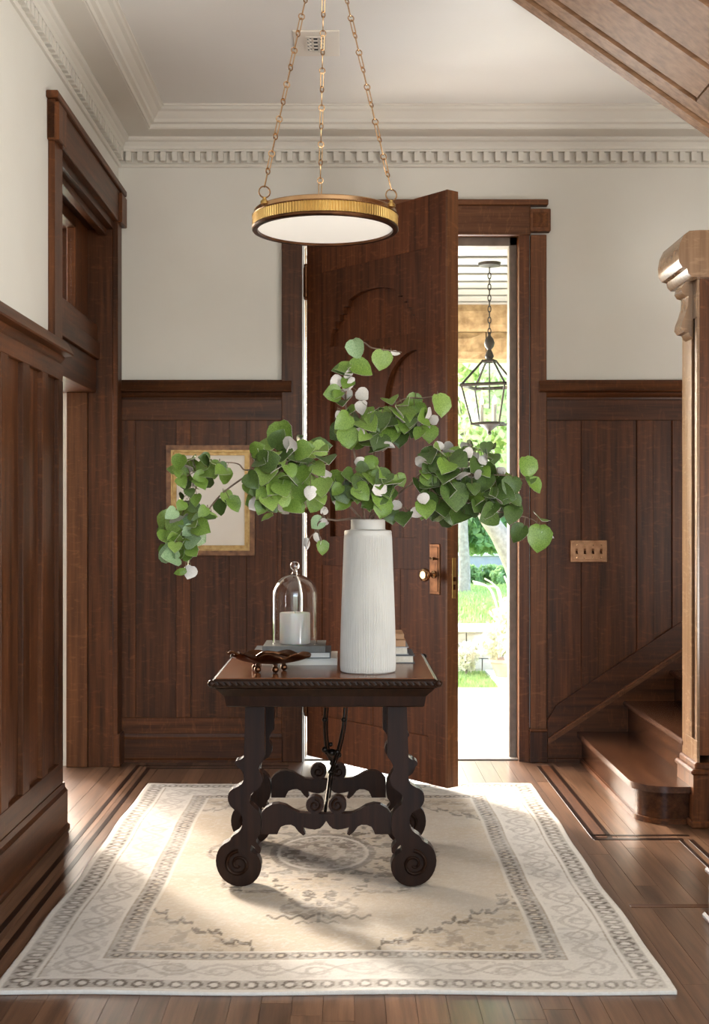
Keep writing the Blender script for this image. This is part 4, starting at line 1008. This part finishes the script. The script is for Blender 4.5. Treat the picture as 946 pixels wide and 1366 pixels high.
# small drooping sprig left of the neck
branch('thin sprig with few leaves drooping just left of the vase neck',
       [[(478, 691, 4.6), (450, 694, 4.6), (434, 693, 4.6), (424, 700, 4.6), (428, 722, 4.6)], [(434, 693, 4.6), (430, 684, 4.6)], [(434, 700, 4.6), (415, 715, 4.6), (410, 730, 4.6)]],
       [], [(423, 698, 20, 'd', False, 4.6), (431, 698, 14, 'd', True, 4.6), (430, 731, 20, 'a', False, 4.6, .1), (424, 719, 17, 'd', True, 4.6, .5), (409, 726, 17, 'd', True, 4.6, .1), (432, 682, 11, 'd', True, 4.6)])
# tallest branch
branch('tallest branch rising straight up with a sparse bent tip',
       [[(486, 690, 4.6), (480, 650, 4.62), (472, 600, 4.66), (463, 560, 4.7), (462, 520, 4.7), (472, 490, 4.7), (482, 458, 4.7), (496, 464, 4.68), (515, 467, 4.68), (536, 470, 4.68)], [(463, 560, 4.7), (452, 545, 4.7), (446, 560, 4.7)]],
       [(457, 515, 12, 26, 6, 24, 'ab', .3, 4.68, .05)],
       [(475, 466, 28, 'd', False, 4.68, .3), (482, 492, 34, 'a', False, 4.68), (458, 492, 27, 'a', False, 4.68), (509, 481, 28, 'c', False, 4.68, -.2), (484, 527, 26, 'd', True, 4.68, .9), (459, 536, 28, 'b', False, 4.68), (443, 525, 24, 'a', False, 4.68), (451, 577, 28, 'b', False, 4.68, -.9), (452, 556, 16, 'd', True, 4.68, .1), (468, 512, 18, 'd', True, 4.68, -.3), (528, 471, 13, 'd', True, 4.68, 1.4)])
# upper right branch
branch('branch above the vase with a dense leaf row bending right toward the door edge',
       [[(494, 690, 4.6), (500, 650, 4.64), (498, 600, 4.66), (490, 566, 4.66), (510, 548, 4.66), (540, 532, 4.66), (565, 531, 4.66), (585, 527, 4.66)], [(510, 548, 4.66), (525, 565, 4.66), (555, 562, 4.66), (575, 555, 4.66)], [(490, 566, 4.66), (470, 560, 4.66)]],
       [(482, 568, 30, 24, 18, 28, 'aabc', .14, 4.63, .06), (513, 576, 26, 22, 13, 28, 'abb', .10, 4.63, .06), (535, 550, 24, 20, 10, 30, 'aac', .08, 4.63, .05), (562, 566, 20, 16, 10, 26, 'abb', .2, 4.63, .05)],
       [(537, 552, 38, 'a', False, 4.6), (491, 566, 36, 'a', False, 4.58), (508, 562, 30, 'b', False, 4.58), (588, 541, 32, 'c', False, 4.62, .25), (572, 552, 18, 'b', True, 4.6), (520, 594, 16, 'b', True, 4.6, 1.2), (480, 578, 20, 'd', True, 4.58, .3), (505, 590, 30, 'b', False, 4.6)])
# low centre branch
branch('low bushy branch right above the vase rim',
       [[(486, 692, 4.58), (484, 668, 4.55), (476, 650, 4.52), (462, 640, 4.5)], [(484, 668, 4.55), (500, 655, 4.53), (520, 645, 4.5), (533, 640, 4.5)], [(492, 690, 4.58), (515, 672, 4.54), (535, 676, 4.5), (556, 688, 4.5)]],
       [(464, 650, 20, 16, 16, 27, 'aabb', .1, 4.5, .06), (502, 648, 26, 18, 15, 29, 'aab', .06, 4.48, .06), (508, 668, 15, 12, 6, 27, 'ab', .1, 4.48, .05), (488, 622, 12, 10, 4, 22, 'ab', .3, 4.52, .04)],
       [(502, 641, 38, 'a', False, 4.45), (517, 642, 36, 'a', False, 4.44), (508, 667, 32, 'a', False, 4.45), (539, 691, 27, 'b', False, 4.45), (522, 688, 24, 'b', False, 4.48), (530, 674, 24, 'd', True, 4.48), (556, 685, 24, 'd', True, 4.46, 1.3), (534, 641, 20, 'c', False, 4.5), (456, 672, 24, 'a', False, 4.5), (450, 666, 18, 'd', True, 4.5)])
# right branch in front of the doorway
branch('heavy branch spreading right in front of the open doorway',
       [[(498, 690, 4.6), (520, 668, 4.56), (545, 648, 4.52), (565, 640, 4.5), (600, 632, 4.5), (640, 634, 4.5), (672, 634, 4.5), (700, 640, 4.5), (713, 642, 4.5)], [(545, 648, 4.52), (575, 620, 4.5), (610, 605, 4.5), (640, 600, 4.5)], [(565, 640, 4.5), (590, 665, 4.5), (630, 672, 4.5), (672, 684, 4.5), (702, 690, 4.5), (716, 697, 4.5), (722, 712, 4.5)]],
       [(590, 622, 30, 30, 36, 29, 'abbb', .16, 4.5, .10), (600, 662, 40, 30, 34, 29, 'abbb', .08, 4.5, .10), (575, 660, 18, 32, 14, 26, 'aab', .15, 4.5, .08), (638, 606, 26, 14, 14, 25, 'bb', .55, 4.5, .08), (655, 645, 34, 22, 22, 27, 'abb', .12, 4.5, .08), (660, 672, 30, 18, 12, 28, 'bb', .15, 4.5, .08), (627, 628, 22, 14, 8, 26, 'b', .5, 4.48, .06)],
       [(597, 635, 34, 'b', False, 4.4), (606, 663, 42, 'b', False, 4.4), (613, 690, 32, 'b', False, 4.42), (651, 688, 34, 'b', False, 4.42), (632, 652, 22, 'b', False, 4.4), (704, 624, 30, 'a', False, 4.48, .2), (714, 648, 24, 'a', False, 4.48, .7), (707, 640, 18, 'b', False, 4.48), (683, 688, 28, 'b', False, 4.45), (692, 712, 28, 'b', False, 4.48, -.6), (722, 692, 26, 'a', False, 4.48), (719, 719, 38, 'a', False, 4.48, -.1), (731, 714, 18, 'b', True, 4.48, 1.2), (585, 594, 14, 'b', True, 4.5), (682, 650, 30, 'b', False, 4.46), (675, 660, 30, 'b', False, 4.46)])

# ------------------------------------------------------------------ porch and garden seen through the doorway
bx('porch_floor', -6, 6, 7.30, 10.3, -.25, -.06, 'concrete', kind='structure', label='pale concrete porch floor outside the front door', cat='floor')
pc = bx('porch_ceiling', -1.0, 5, 7.16, 10.2, 2.966, 3.08, 'porch_gap', kind='structure', label='pale boarded porch ceiling outside the front door', cat='ceiling')
y = 7.34
while y < 10.1:
    bx('board', -.95, 4.95, y+.045, min(y+.285, 10.14)-.045, 2.95, 2.966, 'porch_paint', pc, ch=.004); y += .2855
lt = empty('stone_lintel', (.9, 10.1, 2.53), label='rough tan sandstone beam across the front of the porch', cat='beam', kind='structure')
random.seed(9)
def rough_block(nm, x0, x1, y0, y1, z0, z1, mat, parent, amp=.02, nseg=5):
    bm = bmesh.new(); bmesh.ops.create_grid(bm, x_segments=nseg, y_segments=4, size=.5); bmesh.ops.solidify
    v = []; f = []; nz_ = 4
    sd = random.random()*50
    for j in range(nz_+1):
        for i in range(nseg+1):
            ed = (i in (0, nseg)) or (j in (0, nz_)); x_ = x0+(x1-x0)*i/nseg; z_ = z0+(z1-z0)*j/nz_
            d = 0 if ed else amp*(.7+.9*noise.noise((x_*4+sd, z_*6, sd)))
            v.append((x_, y0-d, z_))
    k = len(v); v += [(x0, y1, z0), (x1, y1, z0), (x1, y1, z1), (x0, y1, z1)]; w_ = nseg+1
    for j in range(nz_):
        for i in range(nseg): a = j*w_+i; f.append((a, a+1, a+w_+1, a+w_))
    f += [(k, k+1, k+2, k+3), tuple(list(range(0, w_))+[k+1, k]), tuple(list(range(nz_*w_, nz_*w_+w_))+[k+2, k+3]), tuple([j*w_ for j in range(nz_+1)]+[k+3, k]), tuple([j*w_+nseg for j in range(nz_+1)]+[k+2, k+1])]
    bm.free(); return build(nm, MB().add(v, f), mat, parent)
for row, (za, zb) in enumerate(((2.53, 2.735), (2.74, 2.95))):
    x_ = -.95-row*.05
    while x_ < 4.5:
        L = random.uniform(.9, 1.3); rough_block('stone', x_, x_+L-.008, 10.02, 10.3, za, zb, 'sandstone', lt, .03, 8); x_ += L
bx('added_gap_column', -.62, -.22, 9.0, 9.3, -.06, 2.95, 'porch_paint', kind='structure', label='added pale column that shows bright through the hinge gap', cat='column', ch=.01)  # added outside so that the hinge gap shows a bright line
# lantern
LX, LY = wx(653, 8.38), 8.38
ln_ = empty('hanging_lantern', (LX, LY, 2.0), label='dark metal hanging lantern under the porch ceiling', cat='lantern')
build('canopy', MB().lathe([(.0001, -.028), (.02, -.03), (.07, -.018), (.075, 0)], (LX, LY, 2.95), 24), 'black_iron', ln_, smooth=40)
zt = wz(462, LY)
ch = MB(); z = 2.925; k = 0
while z > zt+.05:
    a = Vector((1, 0, 0)) if k % 2 else Vector((0, 1, 0)); ch.tube(ring_pts(Vector((LX, LY, z-.022)), a, Vector((0, 0, 1)), .022, .010, 10), .0035, 5, closed=True); z -= .036; k += 1
build('chain', ch, 'black_iron', ln_, kind='stuff')
build('finial', MB().lathe([(.006, .0), (.02, .015), (.03, .03), (.022, .055), (.012, .075), (.028, .095), (.034, .12), (.026, .145), (.010, .165), (.006, .19)], (LX, LY, wz(482, LY)), 18), 'black_iron', ln_, smooth=40)
zA, zB, zC_ = wz(482, LY), wz(515, LY), wz(566, LY)
def sq(r, z, rot=.38): return [Vector((LX+r*math.cos(rot+PI/2*i), LY+r*math.sin(rot+PI/2*i), z)) for i in range(4)]
A_, B_, C_ = sq(.05, zA), sq(.205, zB), sq(.130, zC_)
fr = MB()
for i in range(4):
    fr.tube([A_[i], B_[i]], .0075, 6); fr.tube([B_[i], C_[i]], .0065, 6); fr.tube([B_[i], B_[(i+1) % 4]], .012, 6); fr.tube([C_[i], C_[(i+1) % 4]], .008, 6); fr.tube([A_[i], A_[(i+1) % 4]], .01, 6)
build('cage', fr, 'black_iron', ln_, smooth=50)
for i in range(4):
    j = (i+1) % 4; build('pane', MB().add([B_[i], B_[j], C_[j], C_[i]], [(0, 1, 2, 3)]), 'pane', ln_)
build('floor_tray', MB().lathe([(.10, 0), (.10, .006), (.0001, .006)], (LX, LY, zC_+.006), 20).lathe([(.006, -.07), (.014, -.06), (.01, -.045), (.04, -.02), (.07, 0)], (LX, LY, zC_), 16), 'black_iron', ln_, smooth=40)
for i, (dx, dy) in enumerate(((-.05, .0), (.03, -.045), (.035, .045))):
    cdl = build('candle_sleeve', MB().lathe([(.020, 0), (.012, .01), (.012, .115), (.0001, .115)], (LX+dx, LY+dy, zC_+.012), 12), 'porch_paint', ln_, smooth=40)
    build('bulb', MB().lathe([(.006, 0), (.014, .015), (.012, .035), (.0001, .062)], (LX+dx, LY+dy, zC_+.127), 10), 'bulb', cdl, smooth=50)
build('hanger_rod', MB().tube([(LX, LY, zA), (LX, LY, zC_+.1)], .005, 6), 'black_iron', ln_)

# ground, lawn, path
bx('ground', -30, 40, 10.3, 70, -.6, -.22, 'soil', kind='structure', label='garden ground beyond the porch', cat='ground')
bx('garden_path', wx(665, 11.5), 4.5, 10.3, 12.6, -.25, -.19, 'concrete', kind='structure', label='white path beside the lawn outside', cat='path')
bx('porch_step', -6, 6, 10.28, 10.62, -.25, -.14, 'concrete', kind='structure', label='pale step at the porch edge', cat='step')
bx('upper_lawn', -12, 16, 13.0, 48, -.3, .19, 'soil', kind='structure', label='raised lawn behind the low stone wall', cat='lawn')
def grass_field(name, x0, x1, y0, y1, z, n, h, label):
    r = np.random.RandomState(4); v = np.zeros((n, 3, 3)); x_ = r.uniform(x0, x1, n); y_ = r.uniform(y0, y1, n); a = r.uniform(0, 2*PI, n); hh = h*r.uniform(.6, 1.3, n)
    wv = h*.22; v[:, 0] = np.stack([x_-wv*np.cos(a), y_-wv*np.sin(a), np.full(n, z)], -1); v[:, 1] = np.stack([x_+wv*np.cos(a), y_+wv*np.sin(a), np.full(n, z)], -1)
    v[:, 2] = np.stack([x_+r.uniform(-h, h, n)*.5, y_+r.uniform(-h, h, n)*.5, z+hh], -1)
    mb = MB(); mb.v = [tuple(p) for p in v.reshape(-1, 3)]; mb.f = [(3*i, 3*i+1, 3*i+2) for i in range(n)]; mb.mi = [0]*n
    return build(name, mb, 'grass', kind='stuff', label=label, cat='grass')
grass_field('lawn_grass', -.6, wx(664, 11.5), 10.7, 12.6, -.22, 14000, .035, 'sunlit pale green grass strip just beyond the porch')
grass_field('upper_grass', -.2, 4.4, 13.1, 21, .188, 22000, .05, 'green grass of the raised lawn behind the stone wall')
rw = empty('stone_wall', (1.2, 12.8, -.22), label='low pale stone wall at the back of the lawn outside', cat='wall', kind='structure')
for row in range(3):
    x_ = -.9-row*.13
    while x_ < 3.2:
        L = random.uniform(.28, .46); rough_block('stone', x_, x_+L-.01, 12.72+random.uniform(-.01, .01), 13.0, -.22+row*.13, -.22+row*.13+.122, 'stone', rw, .015, 4); x_ += L
for i in range(5): bx('coping_stone', -1.0+i*.9, -1.0+i*.9+.89, 12.66, 13.05, .17, .225, 'concrete', rw, ch=.01)
gw = empty('grey_boundary_wall', (2, 23, .19), label='grey boundary wall with white coping far across the lawn', cat='wall', kind='structure')
bx('wall_body', -4, 10, 23, 23.3, .15, .19+.42, 'grey_wall', gw); bx('coping', -4, 10, 22.95, 23.35, .61, .80, 'white', gw, ch=.02)
def foliage(mb, c, rad, n, size, seed, squash=(1, 1, .8)):
    r = np.random.RandomState(seed)
    d = r.normal(size=(n, 3)); d /= np.linalg.norm(d, axis=1)[:, None]
    lump = .75+.25*np.sin(d[:, 0]*5+seed)*np.cos(d[:, 1]*4+seed*2)+.12*np.sin(d[:, 2]*9)
    p = np.array(c)+d*(rad*lump*r.uniform(.55, 1, n)**.6)[:, None]*np.array(squash)
    a = r.normal(size=(n, 3)); a /= np.linalg.norm(a, axis=1)[:, None]; b = np.cross(a, r.normal(size=(n, 3))); b /= np.linalg.norm(b, axis=1)[:, None]
    s = size*r.uniform(.6, 1.3, n)[:, None]
    q = np.stack([p-a*s, p+b*s*.5, p+a*s, p-b*s*.5], 1).reshape(-1, 3)
    k = len(mb.v); mb.v += [tuple(t) for t in q]; mb.f += [(k+4*i, k+4*i+1, k+4*i+2, k+4*i+3) for i in range(n)]; mb.mi += [0]*n
    return mb
def tree(label, base, pts, r0, crowns, mat, n, size, seed):
    t = empty('garden_tree', base, label=label, cat='tree', group=None)
    q = catmull(pts, 6); build('trunk', MB().tube(q, [r0*(1-.45*i/len(q)) for i in range(len(q))], 10), 'bark', t, smooth=60)
    mb = MB()
    for i, (c, r) in enumerate(crowns): foliage(mb, c, r, n, size, seed+i)
    build('foliage', mb, mat, t, kind='stuff')
T1 = 14.5
tree('leaning grey trunked tree behind the stone wall, nearest the doorway', P(700, 800, T1), [P(704, 812, T1), P(690, 765, T1), P(668, 716, T1), P(646, 680, T1), P(620, 600, T1), P(600, 520, T1)], .13,
     [(P(610, 560, T1+.5), 1.3), (P(690, 590, T1+1), 1.2), (P(560, 520, T1), 1.4), (P(660, 470, T1+1), 1.4)], 'tree_leaf', 2600, .075, 3)
T2 = 19.0
tree('upright tree with slim trunk at the left of the doorway view', P(619, 806, T2), [P(619, 806, T2), P(620, 760, T2), P(618, 700, T2), P(622, 640, T2)], .10,
     [(P(640, 700, T2+.8), .75), (P(615, 660, T2+1), 1.1), (P(690, 660, T2+1.5), 1.1)], 'tree_leaf2', 2400, .085, 21)
for i, (x_, y_, r) in enumerate(((-4.8, 29, 3.2), (2.9, 29, 3.5), (10.4, 29.5, 3.2), (-12.2, 30, 3.2))):
    tree(['leftmost deep tree far beyond the boundary wall', 'tall tree behind the middle of the doorway view', 'rightmost tree far beyond the boundary wall', 'far left tree beyond the boundary wall'][i], (x_, y_, .19), [(x_, y_, .19), (x_+.1, y_, 1.5), (x_, y_, 3)], .2,
         [((x_, y_, 2.6), r*.8), ((x_+.6, y_-.5, 5), r), ((x_-.8, y_+.5, 7.2), r*.9)], ('tree_leaf2', 'tree_leaf')[i % 2], 4200, .15, 40+i*5)
for i, (u, yy) in enumerate(((628, 21.5), (652, 21.8), (672, 21.4))):
    sh = empty('low_shrub', (wx(u, yy), yy, .19), label=['low green shrub left in front of the grey boundary wall', 'low green shrub in the middle before the grey boundary wall', 'low green shrub right in front of the grey boundary wall'][i], cat='shrub')
    build('foliage', foliage(MB(), (wx(u, yy), yy, .33), .24, 500, .05, 80+i), 'tree_leaf2', sh, kind='stuff')
    build('stem', MB().tube([(wx(u, yy), yy, .15), (wx(u, yy), yy, .4)], .015, 6), 'bark', sh)
# potted pale flowering plant beside the path
QY = 12.1; QX = wx(676, QY)
pp = empty('potted_plant', (QX, QY, -.19), label='clay pot with a pale flowering plant beside the stone wall outside', cat='plant')
build('pot', MB().lathe([(.10, 0), (.15, .13), (.165, .135), (.165, .165), (.14, .165), (.13, .14), (.0001, .14)], (QX, QY, -.19), 24), 'terracotta', pp, smooth=40)
build('foliage', foliage(foliage(MB(), (QX-.10, QY, .12), .24, 700, .035, 91), (QX+.05, QY, .38), .22, 600, .035, 92), 'pale_plant', pp, kind='stuff')
stm = MB()
for i in range(9):
    a = i*.7; stm.tube(catmull([(QX, QY, -.05), (QX+.06*math.cos(a), QY+.05*math.sin(a), .3), (QX+.16*math.cos(a), QY+.1*math.sin(a), .62), (QX-.05+.28*math.cos(a), QY+.16*math.sin(a), .78-.02*i)]), .008, 5)
build('stems', stm, 'pale_plant', pp, smooth=60, kind='stuff')
SX = wx(622, 12.35)
s2 = empty('trailing_bush', (SX, 12.35, -.22), label='pale yellow green bush below the stone wall, left of the clay pot', cat='shrub')
build('foliage', foliage(foliage(MB(), (SX+.03, 12.38, .0), .14, 400, .03, 95), (SX, 12.35, -.1), .11, 250, .03, 96), 'pale_plant', s2, kind='stuff')
build('stem', MB().tube([(SX, 12.35, -.22), (SX, 12.35, .02)], .012, 6), 'bark', s2)
